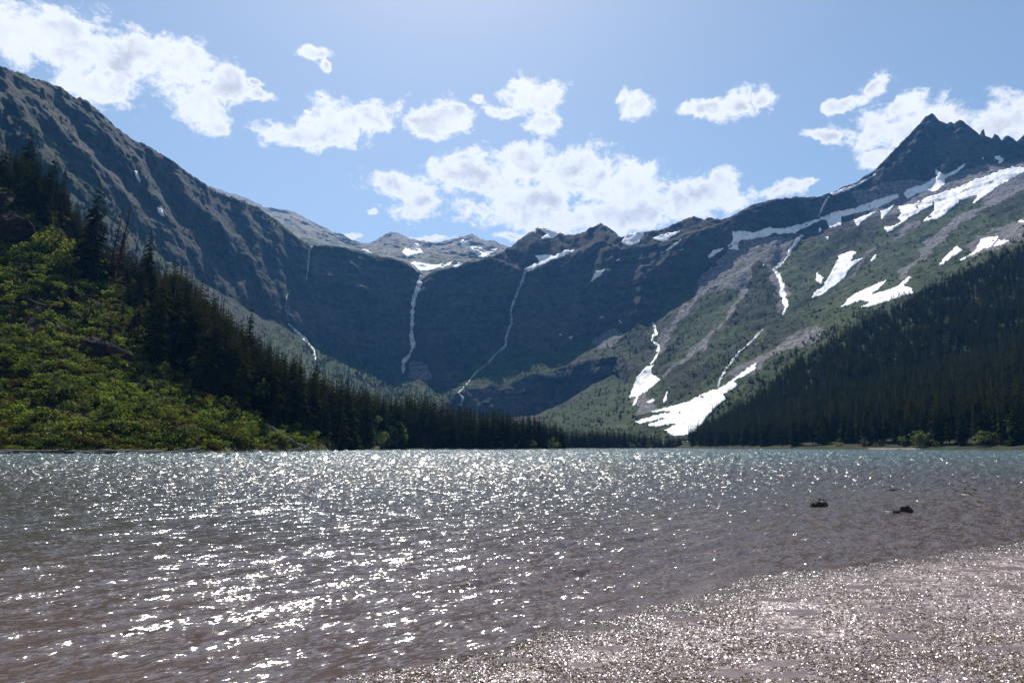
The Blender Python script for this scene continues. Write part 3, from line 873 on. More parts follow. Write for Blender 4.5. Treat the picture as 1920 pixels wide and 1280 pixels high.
waterfall('waterfall', Z2([(242, 160), (222, 200), (215, 290), (205, 350)]), [5, 3.5, 3, 2], 'thin left waterfall dropping from the notch of the left headwall', .3, M_thin)
waterfall('waterfall', Z2([(825, 300), (802, 345), (790, 390), (768, 440), (762, 500), (760, 560), (755, 640), (765, 690), (740, 745), (715, 770), (710, 835)]),
          [11, 9, 9, 10, 9, 8, 8, 9, 8, 8, 6], 'tallest white waterfall pouring from the snow basin down the headwall', .3)
waterfall('waterfall', Z2([(1350, 300), (1330, 360), (1300, 430), (1275, 500), (1278, 570), (1250, 640), (1245, 690), (1200, 730), (1150, 785), (1090, 830), (1050, 880), (1000, 940), (1025, 960), (1010, 1005)]),
          [5, 5, 5, 4.5, 4, 5, 5, 3.5, 3.5, 3.5, 4, 5, 5], 'second long waterfall winding from the hanging snow patch over the brush bench', .45, M_thin)
waterfall('stream', Z2([(112, 575), (160, 620), (215, 670), (245, 715), (255, 765)]), [4, 5, 5, 4, 3], 'white stream on the brush slope below the left mountain wall')
waterfall('stream', Z3([(600, 600), (610, 650), (595, 690), (630, 715), (620, 760), (585, 810)]), [4, 6, 5, 6, 5, 4], 'white stream ending at the wedge of snow')
waterfall('waterfall', Z3([(1148, 632), (1080, 700), (1010, 770), (960, 835), (935, 880), (925, 925)]), [3, 3.5, 4, 5, 5, 4], 'slanting stream running down into the large lower snowfield', 1.0, M_thin)
waterfall('waterfall', Z3([(1340, 160), (1290, 230), (1250, 290), (1205, 335), (1240, 390), (1250, 480), (1265, 520), (1245, 565)]), [8, 7, 7, 8, 9, 11, 11, 5], 'white cascade zigzagging down the green slope beside the talus')
waterfall('waterfall', Z4([(472, 572), (440, 620), (410, 690)]), [3.5, 3, 2.5], 'short thin waterfall over the ridge cliff near the right peak', .5)
waterfall('stream', Z2([(120, 400), (103, 440), (100, 500), (115, 560)]), [1.6, 1.6, 1.4, 1.4], 'hair-thin trickle in the corner between left wall and headwall', .6, M_thin)

# ------------------------------------------------------------------ lake
def waves(X, Y, spacing):
    rng = np.random.default_rng(3)
    z = np.zeros_like(X)
    # wind blows towards the camera and a little to the right
    wdir = math.radians(-44)
    for k in range(46):
        lam = 0.22 * (1.15 / 0.22) ** rng.random()
        th = wdir + rng.normal(0, 0.34 if lam < 0.36 else 0.12)
        amp = 0.0098 * lam ** 0.9 * (0.6 + 0.8 * rng.random())
        ph = rng.random() * 6.283
        fade = np.clip((lam / spacing - 2.5) / 2.5, 0, 1)
        arg = 2 * math.pi / lam * (X * math.cos(th) + Y * math.sin(th)) + ph
        s = np.sin(arg)
        z += amp * fade * (s + 0.25 * np.cos(2 * arg))
    grp = 0.75 + 0.5 * fbm(np.stack([X / 5, Y / 5, 0 * X], -1), 2, 5)
    z = z * grp
    return 0.05 * np.tanh(z / 0.05)


SHORE = [(560, 1310), (640, 1280), (760, 1252), (900, 1216), (1000, 1182), (1100, 1155), (1220, 1130), (1350, 1106), (1500, 1078), (1650, 1052), (1760, 1034), (1920, 1016), (2150, 985)]
SHW = [tuple(on_plane(x, y)[:2]) for x, y in SHORE]
SHW = [(-60, -40), (-22, -6), (-8, 1.2), (-3.6, 3.2)] + SHW + [(30, 26), (75, 48), (230, 100), (330, 130)]


def shore_signed(X, Y):
    """metres inland of the near shoreline (positive on land, on the right / camera side)"""
    d = np.full(X.shape, 1e9); sgn = np.ones(X.shape)
    for (x1, y1), (x2, y2) in zip(SHW[:-1], SHW[1:]):
        dx, dy = x2 - x1, y2 - y1
        L2 = dx * dx + dy * dy
        t = np.clip(((X - x1) * dx + (Y - y1) * dy) / L2, 0, 1)
        dd = np.hypot(X - x1 - t * dx, Y - y1 - t * dy)
        cr = dx * (Y - y1) - dy * (X - x1)
        m = dd < d
        d = np.where(m, dd, d); sgn = np.where(m, -np.sign(cr), sgn)
    q = np.stack([X, Y, 0 * X], -1)
    return d * sgn + 0.35 * fbm(q / 1.6, 3, 301) + 0.12 * fbm(q / 0.35, 2, 302)


cols = np.arange(-620, 2560, 4.6)
rows_Y = np.exp(np.linspace(math.log(2.6), math.log(900), 880))
LX, LY = np.meshgrid((cols - 960) / FPX * 1.012, rows_Y)
LXw = LX * LY
spac = np.maximum(LY * (rows_Y[1] / rows_Y[0] - 1), LY * 4.6 / FPX * 0.5)
ss_ = shore_signed(LXw, LY)
calm = np.clip((0.25 - ss_) / 3.0, 0.12, 1) ** 0.7
LZ = waves(LXw, LY, spac) * calm
chop = RNG.normal(0, 1, LZ.shape)
chop = (np.roll(chop, 1, 1) * .6 + chop + np.roll(chop, -1, 1) * .6) / 1.31
LZ += chop * np.minimum(0.27 * spac, 0.24) * np.clip((LY - 12) / 25, 0, 1) * calm
# wavelets running up along the near beach
lq = np.stack([LXw / 1.3, LY / 1.3, 0 * LY], -1)
for s0, am in ((-0.45, .022), (-1.1, .03), (-1.9, .026), (-2.9, .02)):
    LZ += am * np.exp(-((ss_ - s0 - 0.25 * fbm(lq, 2, 401)) / (0.10 + .05 * abs(s0))) ** 2) * np.clip(0.35 + 1.6 * fbm(lq * .8 + s0, 2, 402), 0, 1) * np.clip((24 - LY) / 8, 0, 1)
# calm water beyond the sides of the rippled sheet
ax, ay = np.meshgrid(np.linspace(-420, 420, 85), np.linspace(-120, 240, 61))
lv = np.concatenate([np.stack([LXw, LY, LZ], -1).reshape(-1, 3), np.stack([ax, ay, 0 * ax - 0.14], -1).reshape(-1, 3)])
lf = np.concatenate([grid_faces(*LXw.shape), grid_faces(*ax.shape) + LXw.size])
me = mesh_from('lake', lv, lf, [], True)
cloud_attr(me, 'depth', np.concatenate([np.clip(-ss_ / 30.0, 0, 1).ravel(), np.clip(-shore_signed(ax, ay) / 30.0, 0, 1).ravel()]))
m, t, out = new_mat('lake_water')
geo = t.n('ShaderNodeNewGeometry')
pos = geo.outputs['Position']
dep = t.n('ShaderNodeAttribute', attribute_name='depth').outputs['Fac']
py_ = t.n('ShaderNodeSeparateXYZ', {0: pos}).outputs[1]
far = t.ss(py_, 22.0, 130.0)
c1 = t.mix(t.ss(dep, 0.0, 0.55), (0.090, 0.064, 0.056), (0.050, 0.047, 0.038))
c2 = t.mix(far, c1, (0.058, 0.092, 0.09))
rot = t.n('ShaderNodeCombineXYZ', {0: t.vm('DOT_PRODUCT', pos, (0.69, 0.72, 0)), 1: t.math('MULTIPLY', t.vm('DOT_PRODUCT', pos, (0.72, -0.69, 0)), 2.2), 2: 0.0}).outputs[0]
r1 = t.noise(rot, 2.7, 3, 0.6, 0.4, 'Color')
r2 = t.noise(rot, 11.0, 3, 0.6, 0.3, 'Color')
r1 = t.vm('SUBTRACT', r1, (0.5, 0.5, 0.5)); r2 = t.vm('SUBTRACT', r2, (0.5, 0.5, 0.5))
k1 = t.lin(py_, 5, 30, 0.9, 2.0)
k2 = t.lin(py_, 5, 30, 1.5, 2.0)
sl = t.vm('ADD', t.vm('MULTIPLY', r1, t.n('ShaderNodeCombineXYZ', {0: k1, 1: k1, 2: 0.0}).outputs[0]),
          t.vm('MULTIPLY', r2, t.n('ShaderNodeCombineXYZ', {0: k2, 1: k2, 2: 0.0}).outputs[0]))
nrm = t.vm('NORMALIZE', t.vm('ADD', geo.outputs['Normal'], sl))
bs = t.n('ShaderNodeBsdfPrincipled', {'Base Color': c2, 'Roughness': t.lin(py_, 5, 60, 0.16, 0.23), 'IOR': 1.333, 'Specular IOR Level': 1.0, 'Normal': nrm})
t.t.links.new(bs.outputs[0], out.inputs[0])
me.materials.append(m)
o_lake = tag(link('lake', me), kind='structure')

# ------------------------------------------------------------------ near shore: wet silt with sprouts
def shore_height(X, Y, sgn):
    q = np.stack([X, Y, 0 * X], -1)
    base = np.where(sgn > 0, 0.012 + 0.022 * np.minimum(sgn, 8) + 0.012 * np.maximum(sgn - 8, 0), 0.2 * sgn - 0.02)
    pud = fbm(q / np.array([0.42, 0.16, 1]), 3, 202) - 0.12
    hum = 0.022 * fbm(q / 0.5, 3, 203) + 0.012 * np.abs(fbm(q / 0.11, 3, 204)) + 0.006 * fbm(q / 0.035, 2, 205)
    amt = np.clip(sgn / 0.5, 0, 1) * np.clip(0.55 - pud * 1.6, 0.08, 1)
    return base + hum * amt, pud


c2 = np.arange(300, 2700, 5.0)
rY = np.exp(np.linspace(math.log(3.3), math.log(34), 520))
SX, SY = np.meshgrid((c2 - 960) / FPX * 1.012, rY)
SX = SX * SY
sg = shore_signed(SX, SY)
SZ, pud = shore_height(SX, SY, sg)
fcs = grid_faces(*SX.shape)
keep = (sg.ravel()[fcs] > -1.2).any(1)
me = mesh_from('shore', np.stack([SX, SY, SZ], -1).reshape(-1, 3), fcs[keep], [], True)
cloud_attr(me, 'puddle', pud)
cloud_attr(me, 'inland', np.clip(sg / 4, 0, 1))
m, t, out = new_mat('wet_silt')
geo = t.n('ShaderNodeNewGeometry'); pos = geo.outputs['Position']
pu = t.n('ShaderNodeAttribute', attribute_name='puddle').outputs['Fac']
inl = t.n('ShaderNodeAttribute', attribute_name='inland').outputs['Fac']
nn = t.noise(pos, 9.0, 6, 0.7)
col = t.mix(t.ss(nn, 0.35, 0.66), (0.19, 0.14, 0.132), (0.46, 0.37, 0.355))
dry = t.math('MULTIPLY', t.ss(t.noise(pos, 0.45, 3, 0.5), 0.52, 0.66), t.ss(inl, 0.4, 0.9))
col = t.mix(dry, col, (0.42, 0.305, 0.275))
col = t.mix(t.math('MULTIPLY', t.ss(pu, 0.14, 0.34), 0.7), col, (0.075, 0.05, 0.046))
col = t.mix(t.math('SUBTRACT', 1.0, t.ss(inl, 0.02, 0.3)), col, (0.085, 0.056, 0.047))
ng = t.noise(pos, 60.0, 3, 0.6, 0.0, 'Color')
ng2 = t.noise(pos, 22.0, 3, 0.6, 0.0, 'Color')
ng = t.vm('SUBTRACT', t.vm('ADD', t.vm('MULTIPLY', ng, (0.75, 0.75, 0)), t.vm('MULTIPLY', ng2, (0.65, 0.65, 0))), (0.7, 0.7, 0))
amt = t.math('MULTIPLY', t.math('SUBTRACT', 1.0, t.ss(pu, 0.1, 0.26)), 3.4)
nrm = t.vm('NORMALIZE', t.vm('ADD', geo.outputs['Normal'], t.vm('MULTIPLY', ng, t.n('ShaderNodeCombineXYZ', {0: amt, 1: amt, 2: 0.0}).outputs[0])))
rg = t.math('ADD', 0.26, t.math('MULTIPLY', dry, 0.4))
bs = t.n('ShaderNodeBsdfPrincipled', {'Base Color': col, 'Roughness': rg, 'IOR': 1.5, 'Specular IOR Level': 1.0, 'Normal': nrm})
t.t.links.new(bs.outputs[0], out.inputs[0])
me.materials.append(m)
M_silt = m
o_shore = tag(link('shore', me), kind='structure')
# coarse shore further out and behind the camera
gx, gy = np.meshgrid(np.arange(-80, 360, 6.0), np.arange(-120, 140, 6.0))
sgc = shore_signed(gx, gy)
nearr = np.hypot(gx - 8, gy - 12) < 26
gz = np.where(sgc > 0, 0.0 + 0.012 * sgc, -0.5) - np.where(nearr, 0.9, 0)
me = mesh_from('back_shore', np.stack([gx, gy, gz], -1).reshape(-1, 3), grid_faces(*gx.shape), M_gravel, True)
o_back = tag(link('back_shore', me), kind='structure')


# ------------------------------------------------------------------ vegetation meshes
def tube(pts, radii, n=5):
    V, F = [], []
    pts = [Vector(p) for p in pts]
    for i, (p, r) in enumerate(zip(pts, radii)):
        d = (pts[min(i + 1, len(pts) - 1)] - pts[max(i - 1, 0)]).normalized()
        u = d.orthogonal().normalized(); v = d.cross(u)
        for k in range(n):
            a = 2 * math.pi * k / n
            V.append(tuple(p + (u * math.cos(a) + v * math.sin(a)) * r))
    for i in range(len(pts) - 1):
        for k in range(n):
            F.append((i * n + k, i * n + (k + 1) % n, (i + 1) * n + (k + 1) % n, (i + 1) * n + k))
    return V, F


def conifer_geo(seed, R=0.15, levels=24, bare=0.1, per=7, sub=True):
    """crown of a 1 m tall spruce: drooping boughs, each a bent spray, as triangles"""
    r = random.Random(seed)
    V, F = [], []
    for L in range(levels):
        t = bare + (0.985 - bare) * (L + r.random() * 0.6) / levels
        prof = (1 - t) ** 0.8 * (0.55 + 0.45 * min(1, (t - bare) / 0.12 + 0.4))
        lr = R * prof * (0.75 + 0.5 * r.random())
        n = max(3, int(per * (0.6 + 0.5 * (1 - t)) + r.random()))
        a0 = r.random() * 6.28
        for k in range(n):
            if r.random() < 0.12:
                continue
            a = a0 + 6.283 * k / n + r.uniform(-0.35, 0.35)
            ln = lr * r.uniform(0.6, 1.25) + 0.006
            dr = ln * r.uniform(0.25, 0.6)
            ca, sa = math.cos(a), math.sin(a)
            wd = ln * r.uniform(0.22, 0.36)
            z = t + r.uniform(-.006, .006)
            i = len(V)
            mx_, mz = ln * 0.55, z - dr * 0.35
            V += [(0, 0, z), (ca * mx_ - sa * wd, sa * mx_ + ca * wd, mz - wd * .35), (ca * mx_ + sa * wd, sa * mx_ - ca * wd, mz - wd * .35), (ca * ln, sa * ln, z - dr), (ca * mx_, sa * mx_, mz + wd * .15)]
            F += [(i, i + 1, i + 4), (i, i + 4, i + 2), (i + 1, i + 3, i + 4), (i + 4, i + 3, i + 2)]
            if sub:
                j = len(V)
                b = ln * r.uniform(.45, .85)
                V += [(ca * b, sa * b, z - dr * .6), (ca * b * 1.12 - sa * wd * .5, sa * b * 1.12 + ca * wd * .5, z - dr * .8 - wd * r.uniform(.6, 1.2)), (ca * b * .85 + sa * wd * .6, sa * b * .85 - ca * wd * .6, z - dr * .6 - wd * r.uniform(.5, 1.2))]
                F += [(j, j + 1, j + 2)]
    i = len(V)
    V += [(0.006, 0, .96), (-.004, .006, .96), (-.004, -.006, .96), (0, 0, 1.015)]
    F += [(i, i + 1, i + 3), (i + 1, i + 2, i + 3), (i + 2, i, i + 3)]
    return V, F


def trunk_geo(h=0.9, r0=0.010):
    return tube([(0, 0, -0.03), (0, 0, h * .5), (0, 0, h)], [r0, r0 * .65, r0 * .12], 5)


CON = []
for k in range(7):
    R = [0.17, 0.15, 0.185, 0.14, 0.16, 0.175, 0.13][k]
    cV, cF = conifer_geo(100 + k, R, 30, [0.06, 0.12, 0.05, 0.2, 0.09, 0.04, 0.15][k])
    tV, tF = trunk_geo()
    crown = mesh_from('conifer_crown', cV, np.array(cF), M_needle)
    trunk = mesh_from('conifer_trunk', tV, np.array(tF), M_bark, True)
    CON.append((crown, trunk))
CONLO = []
for k in range(5):
    cV, cF = conifer_geo(300 + k, [0.18, 0.16, 0.2, 0.17, 0.15][k], 18, 0.05, 7, False)
    tV, tF = trunk_geo()
    nV = len(cV)
    tF3 = [(a + nV, b + nV, c + nV) for a, b, c, d in tF] + [(a + nV, c + nV, d + nV) for a, b, c, d in tF]
    lo = mesh_from('conifer_small', cV + tV, np.array(cF + tF3), [M_needle, M_bark], mat_idx=[0] * len(cF) + [1] * len(tF3))
    CONLO.append(bpy.data.objects.new('conifer_source', lo))
cV, cF = conifer_geo(390, 0.10, 9, 0.2, 5, False)
tV, tF = trunk_geo(1.0, .011)
nV = len(cV)
tF3 = [(a + nV, b + nV, c + nV) for a, b, c, d in tF] + [(a + nV, c + nV, d + nV) for a, b, c, d in tF]
CONDEAD = bpy.data.objects.new('dead_conifer_source', mesh_from('dead_conifer_small', cV + tV, np.array(cF + tF3), [M_bark, M_snag], mat_idx=[0] * len(cF) + [1] * len(tF3)))
CONMIX = CONLO * 4 + [CONDEAD]


def shrub_geo(seed, leaves, size, flatn=0.75, clumps=7):
    r = np.random.default_rng(seed)
    cc = r.normal(0, 0.42, (clumps, 3)); cc[:, 2] = np.abs(cc[:, 2]) * flatn + 0.35
    rad_ = r.uniform(0.22, 0.48, clumps)
    V, F = [], []
    for i in range(leaves):
        k = r.integers(clumps)
        d = r.normal(0, 1, 3); d /= np.linalg.norm(d)
        p = cc[k] + d * rad_[k] * (0.55 + 0.45 * r.random()) * np.array([1, 1, .8])
        if p[2] < 0.03:
            p[2] = 0.03 + r.random() * .2
        n = d * 0.6 + np.array([0, 0, .5]) + r.normal(0, .6, 3); n /= np.linalg.norm(n)
        u = np.cross(n, r.normal(0, 1, 3)); u /= np.linalg.norm(u)
        v = np.cross(n, u)
        s = size * r.uniform(.6, 1.4)
        j = len(V)
        V += [p - u * s, p + v * s * .55, p + u * s, p - v * s * .55]
        F.append((j, j + 1, j + 2, j + 3))
    return np.array(V), np.array(F), cc


SHR, SHRPALE = [], []
for k in range(6):
    V, F, cc = shrub_geo(500 + k, 420, 0.085)
    SHR.append((mesh_from('shrub_foliage', V, F, M_leaf), cc))
    V, F, cc = shrub_geo(600 + k, 420, 0.08, 1.1)
    SHRPALE.append((mesh_from('willow_foliage', V, F, M_leafpale), cc))
STEMS = []
for k in range(6):
    cc = SHR[k][1]
    V, F = [], []
    for c in cc[:5]:
        v, f = tube([(0, 0, -.1), (c[0] * .5, c[1] * .5, c[2] * .55), tuple(c)], [.022, .015, .006], 4)
        F += [tuple(i + len(V) for i in q) for q in f]; V += v
    STEMS.append(mesh_from('shrub_stems', V, np.array(F), M_bark))
SHRLO = []
for k in range(5):
    V, F, _ = shrub_geo(700 + k, 170, 0.115, [.7, 1.1, .6, 1.2, .5][k], [5, 4, 7, 4, 5][k])
    SHRLO.append(bpy.data.objects.new('shrub_source', mesh_from('shrub_small', V, F, [M_leaf, M_leaf, M_leaf, M_leafpale, M_leafbrown][k])))
BUSHFAR = []
for k in range(3):
    V, F, _ = shrub_geo(760 + k, 40, 0.28, .6, 4)
    BUSHFAR.append(bpy.data.objects.new('bush_source', mesh_from('bush_small', V, F, mat_leaf('bush_far_%d' % k, (0.045, 0.062, 0.022), (0.11, 0.13, 0.052), (0.09, 0.09, 0.04), .62, .05))))


def scatter_nodes(name, sources):
    ng = bpy.data.node_groups.new(name, 'GeometryNodeTree')
    ng.interface.new_socket('Geometry', in_out='INPUT', socket_type='NodeSocketGeometry')
    ng.interface.new_socket('Geometry', in_out='OUTPUT', socket_type='NodeSocketGeometry')
    N = ng.nodes
    gi = N.new('NodeGroupInput'); go = N.new('NodeGroupOutput')
    jn = N.new('GeometryNodeJoinGeometry')
    for s in sources:
        oi = N.new('GeometryNodeObjectInfo'); oi.inputs['Object'].default_value = s; oi.inputs['As Instance'].default_value = True
        ng.links.new(oi.outputs['Geometry'], jn.inputs[0])
    ip = N.new('GeometryNodeInstanceOnPoints')
    ip.inputs['Pick Instance'].default_value = True
    for a, typ, sock in (('pick', 'INT', 'Instance Index'), ('turn', 'FLOAT_VECTOR', 'Rotation'), ('size', 'FLOAT_VECTOR', 'Scale')):
        na = N.new('GeometryNodeInputNamedAttribute'); na.data_type = typ; na.inputs[0].default_value = a
        ng.links.new(na.outputs[0], ip.inputs[sock])
    ng.links.new(gi.outputs[0], ip.inputs['Points']); ng.links.new(jn.outputs[0], ip.inputs['Instance'])
    ng.links.new(ip.outputs[0], go.inputs[0])
    return ng


def scatter(name, pts, sizes, sources, label, tilt=0.05, wide=(0.85, 1.2)):
    n = len(pts)
    me = bpy.data.meshes.new(name)
    me.vertices.add(n); me.vertices.foreach_set('co', np.asarray(pts, np.float32).ravel()); me.update()
    a = me.attributes.new('pick', 'INT', 'POINT'); a.data.foreach_set('value', RNG.integers(0, len(sources), n).astype(np.int32))
    a = me.attributes.new('turn', 'FLOAT_VECTOR', 'POINT')
    a.data.foreach_set('vector', np.stack([RNG.normal(0, tilt, n), RNG.normal(0, tilt, n), RNG.random(n) * 6.283], -1).astype(np.float32).ravel())
    sz = np.asarray(sizes, float); wv = RNG.uniform(*wide, n)
    a = me.attributes.new('size', 'FLOAT_VECTOR', 'POINT')
    a.data.foreach_set('vector', np.stack([sz * wv, sz * wv, sz], -1).astype(np.float32).ravel())
    o = link(name, me)
    md = o.modifiers.new('scatter', 'NODES'); md.node_group = scatter_nodes(name + '_nodes', sources)
    return tag(o, label, None, None, 'stuff')


# ------------------------------------------------------------------ conifers: individuals
def conifer(p, h, k, label, group, lean=(0, 0), width=1.0):
    e = bpy.data.objects.new('conifer_tree', None)
    e.empty_display_size = 0.5
    COL.objects.link(e)
    e.location = p
    e.rotation_euler = (lean[0], lean[1], random.random() * 6.283)
    e.scale = (h * width, h * width, h)
    link('crown', CON[k][0], e); link('trunk', CON[k][1], e)
    return tag(e, label, 'tree', group)


def near_ground(px, Y):
    a = (px - 960) / FPX
    x = a * Y * 1.012
    z = drop(BV_near, x, Y)
    return None if z is None else Vector((x, Y, z - 0.3))


LEFT_CREST = [  # photo x and y of the tip, distance
    (16, 238, 312, 'tall conifer at the far left edge above the dark rock outcrop'),
    (64, 288, 308, 'conifer second from the left edge above the outcrop'),
    (90, 312, 305, 'conifer third from the left edge on the slope crest'),
    (157, 336, 268, 'tallest broad conifer standing alone on the left slope crest, left of the rust-red dead trees'),
    (266, 428, 288, 'pointed conifer standing just right of the rust-red dead trees'),
    (466, 568, 285, 'tall narrow conifer sticking out above its neighbours on the descending left treeline'),
]
N_IND = 0
for px_, pt, Yd, lab in LEFT_CREST:
    g0 = near_ground(px_, Yd)
    ztip = EYE + float(tan_of(pt)) * Yd
    h = ztip - g0.z
    conifer(g0, h, [0, 2, 4, 0, 1, 3][N_IND % 6], lab, None, (random.gauss(0, .02), random.gauss(0, .02)), 1.15)
    N_IND += 1
tips = [(0, 262), (30, 270), (60, 300), (100, 345), (140, 400), (180, 440), (240, 455), (300, 480), (350, 480), (400, 530), (450, 590), (500, 625), (550, 645), (600, 675), (650, 690), (700, 715)]
k = 0
for px_ in np.concatenate([np.linspace(2, 140, 12), np.linspace(140, 260, 9), np.linspace(268, 480, 34), np.linspace(480, 700, 48)]):
    px_ = float(px_ + random.uniform(-3, 3))
    Yd = (285 if px_ < 520 else 258 + (px_ - 520) * .42) + (random.uniform(-12, 24) if px_ < 270 else random.uniform(-58 if px_ < 520 else -22, 24))
    g0 = near_ground(px_, Yd)
    if g0 is None:
        continue
    base_tip = np.interp(px_, [a for a, b in tips], [b for a, b in tips]) + abs(random.gauss(0, 22)) + (0 if random.random() < .4 else 12)
    h = EYE + float(tan_of(base_tip)) * Yd - g0.z
    if h < 6:
        h = random.uniform(6, 12)
    h = min(h, 33)
    k += 1
    spot = next(tx for lim, tx in ((60, 'above the dark outcrop at the left frame edge'), (140, 'between the dark outcrop and the tall lone conifer'), (196, 'beside the tall lone conifer on the left slope'), (262, 'around the rust-red dead trees'),
                                  (330, 'on the left crest just right of the rust-red dead trees'), (400, 'on the middle of the descending left treeline'), (480, 'on the left treeline beside the tall narrow spire'),
                                  (545, 'in the stand above the fallen trunks'), (610, 'in the stand right behind the fallen trunks'), (660, 'in the stand at the tip of the left shore'), (900, 'beside the left end of the far shore willows')) if px_ < lim)
    lab = ('tall ' if h > 24 else 'short ' if h < 13 else '') + 'dark conifer ' + spot
    conifer(g0, h, k % 7, lab, 'conifers of the left slope crest' if px_ < 480 else 'conifers at the foot of the left slope', (random.gauss(0, .03), random.gauss(0, .03)), random.uniform(.85, 1.15))
    N_IND += 1
# a few younger conifers standing in the brush
for px_, Yd, h in [(205, 230, 11), (330, 240, 12), (378, 236, 13), (420, 250, 16), (440, 240, 12), (505, 248, 14), (125, 245, 10), (530, 240, 12), (255, 250, 14), (300, 262, 15)]:
    g0 = near_ground(px_, Yd)
    conifer(g0, h, k % 7, 'young conifer standing in the brush of the left slope below the crest', 'young conifers in the brush', (0, 0), 1.1); k += 1; N_IND += 1

# far shore band
tips2 = [(690, 722), (720, 735), (760, 730), (800, 738), (850, 752), (900, 760), (940, 762), (980, 768), (1010, 772), (1050, 790)]
for i, px_ in enumerate(np.linspace(682, 1052, 112)):
    px_ = float(px_ + random.uniform(-2, 2))
    Ysh = float(np.interp(px_, [640, 690, 740, 800, 950, 1052], [290, 350, 385, 400, 432, 475]))
    Yd = Ysh + 7 + random.random() ** 1.5 * 45
    tip = np.interp(px_, [a for a, b in tips2], [b for a, b in tips2]) + abs(random.gauss(0, 16))
    h = EYE + float(tan_of(tip)) * Yd
    h = float(np.clip(h, 11, 36))
    conifer(Vector(((px_ - 960) / FPX * 1.012 * Yd, Yd, 0.8)), h, (i * 3) % 7, ('tall ' if h > 28 else 'short ' if h < 20 else '') + 'dark far-shore conifer ' + next(tx for lim, tx in ((745, 'behind the pale willow clump'), (800, 'below the tallest waterfall'), (860, 'between the two long waterfalls'), (910, 'under the foot of the second waterfall'), (960, 'just right of the foot of the second waterfall'), (1005, 'below the dark lower cliff'), (1100, 'at the right end of the tall row')) if px_ < lim), 'conifers along the far shore', (random.gauss(0, .02), random.gauss(0, .02)), random.uniform(.8, 1.1))
    N_IND += 1
# front of the right forest
n_right = max(0, 298 - N_IND)
for i, px_ in enumerate(np.linspace(1480, 1990, n_right)):
    px_ = float(px_ + random.uniform(-4, 4))
    Ysh = float(np.interp(px_, [1480, 1500, 1600, 1750, 1920, 2440], [515, 500, 440, 368, 305, 190]))
    Yd = Ysh + 8 + random.random() * 26
    x = (px_ - 960) / FPX * 1.012 * Yd
    z = drop(BV_forest, x, Yd)
    if z is None:
        continue
    h = random.uniform(19, 30)
    conifer(Vector((x, Yd, z - .3)), h, (i * 5) % 7, 'dark conifer fronting the right forest ' + next(tx for lim, tx in ((1560, 'near its low left end'), (1630, 'left of the pink gravel beach'), (1725, 'behind the pink gravel beach'), (1800, 'just right of the pink gravel beach'), (1870, 'behind the tall pale shrub'), (3000, 'at the right frame edge')) if px_ < lim), 'front row of the right forest', (random.gauss(0, .015), random.gauss(0, .015)), random.uniform(.8, 1.05))

# rust-red dead conifers and bare snags
def dead_tree(p, h, lean, red, label, group=None, seed=0):
    r = random.Random(seed)
    e = bpy.data.objects.new('dead_tree', None); COL.objects.link(e)
    e.location = p; e.rotation_euler = (lean[0], lean[1], 0)
    V, F = tube([(0, 0, -.4), (0.01 * h, 0, h * .5), (0, 0.01 * h, h)], [h * .013, h * .009, h * .002], 6)
    link('trunk', mesh_from('dead_trunk', V, np.array(F), M_bark, True), e)
    V, F = [], []
    nb = 90 if red else 34
    for i in range(nb):
        t_ = r.uniform(.25, .97)
        ln = h * (.13 if red else .09) * (1 - t_) ** .7 * r.uniform(.4, 1.1)
        a = r.random() * 6.28
        z0 = t_ * h
        dz = -ln * r.uniform(.1, .5)
        ca, sa = math.cos(a), math.sin(a)
        wv = .07 if red else .045
        j = len(V)
        V += [(0, 0, z0), (ca * ln, sa * ln, z0 + dz), (ca * ln * .6, sa * ln * .6, z0 + dz * .4 - wv), (0, 0, z0 - 2 * wv)]
        F.append((j, j + 1, j + 2, j + 3))
        if red:
            for q in range(3):
                b = ln * r.uniform(.3, .95); s = ln * .25
                j = len(V)
                V += [(ca * b, sa * b, z0 + dz * b / ln), (ca * b - sa * s, sa * b + ca * s, z0 + dz * b / ln - s * .8), (ca * b * 1.1, sa * b * 1.1, z0 + dz * b / ln - s * .5), (ca * b + sa * s, sa * b - ca * s, z0 + dz * b / ln - s)]
                F.append((j, j + 1, j + 2, j + 3))
    link('branches', mesh_from('dead_branches', V, np.array(F), M_red if red else M_bark), e)
    return tag(e, label, 'dead tree', group)


for i, (px_, pt, Yd, ln, lab) in enumerate([(203, 385, 275, .13, 'leftmost of three leaning rust-red dead conifers on the left slope crest'),
                                            (214, 382, 278, .16, 'middle one of three leaning rust-red dead conifers on the left slope crest'),
                                            (222, 384, 282, .08, 'rightmost of three rust-red dead conifers on the left slope crest')]):
    g0 = near_ground(px_ - 14, Yd)
    dead_tree(g0, EYE + float(tan_of(pt)) * Yd - g0.z, (0, ln), True, lab, seed=i)
SNAGS = [(160, 560, 700, 240, .12), (330, 500, 640, 262, .18), (300, 545, 650, 262, .05), (376, 560, 690, 258, .1), (362, 745, 775, 205, 0), (388, 725, 765, 208, .2), (440, 750, 790, 214, .02), (475, 770, 805, 220, .02),
         (320, 530, 600, 285, .2), (640, 670, 838, 285, .09), (605, 690, 838, 270, .12), (560, 680, 800, 262, .03), (410, 650, 730, 262, .05), (470, 640, 770, 262, .04)]
for i, (px_, pt, pb, Yd, ln) in enumerate(SNAGS):
    g0 = near_ground(px_, Yd)
    if g0 is None:
        continue
    h = max(3.5, (pb - pt) / FPX * Yd * .8)
    dead_tree(g0, h, (0, ln), False, 'thin bare dead trunk leaning among the brush and trees of the left slope', 'bare snags on the left slope', seed=40 + i)

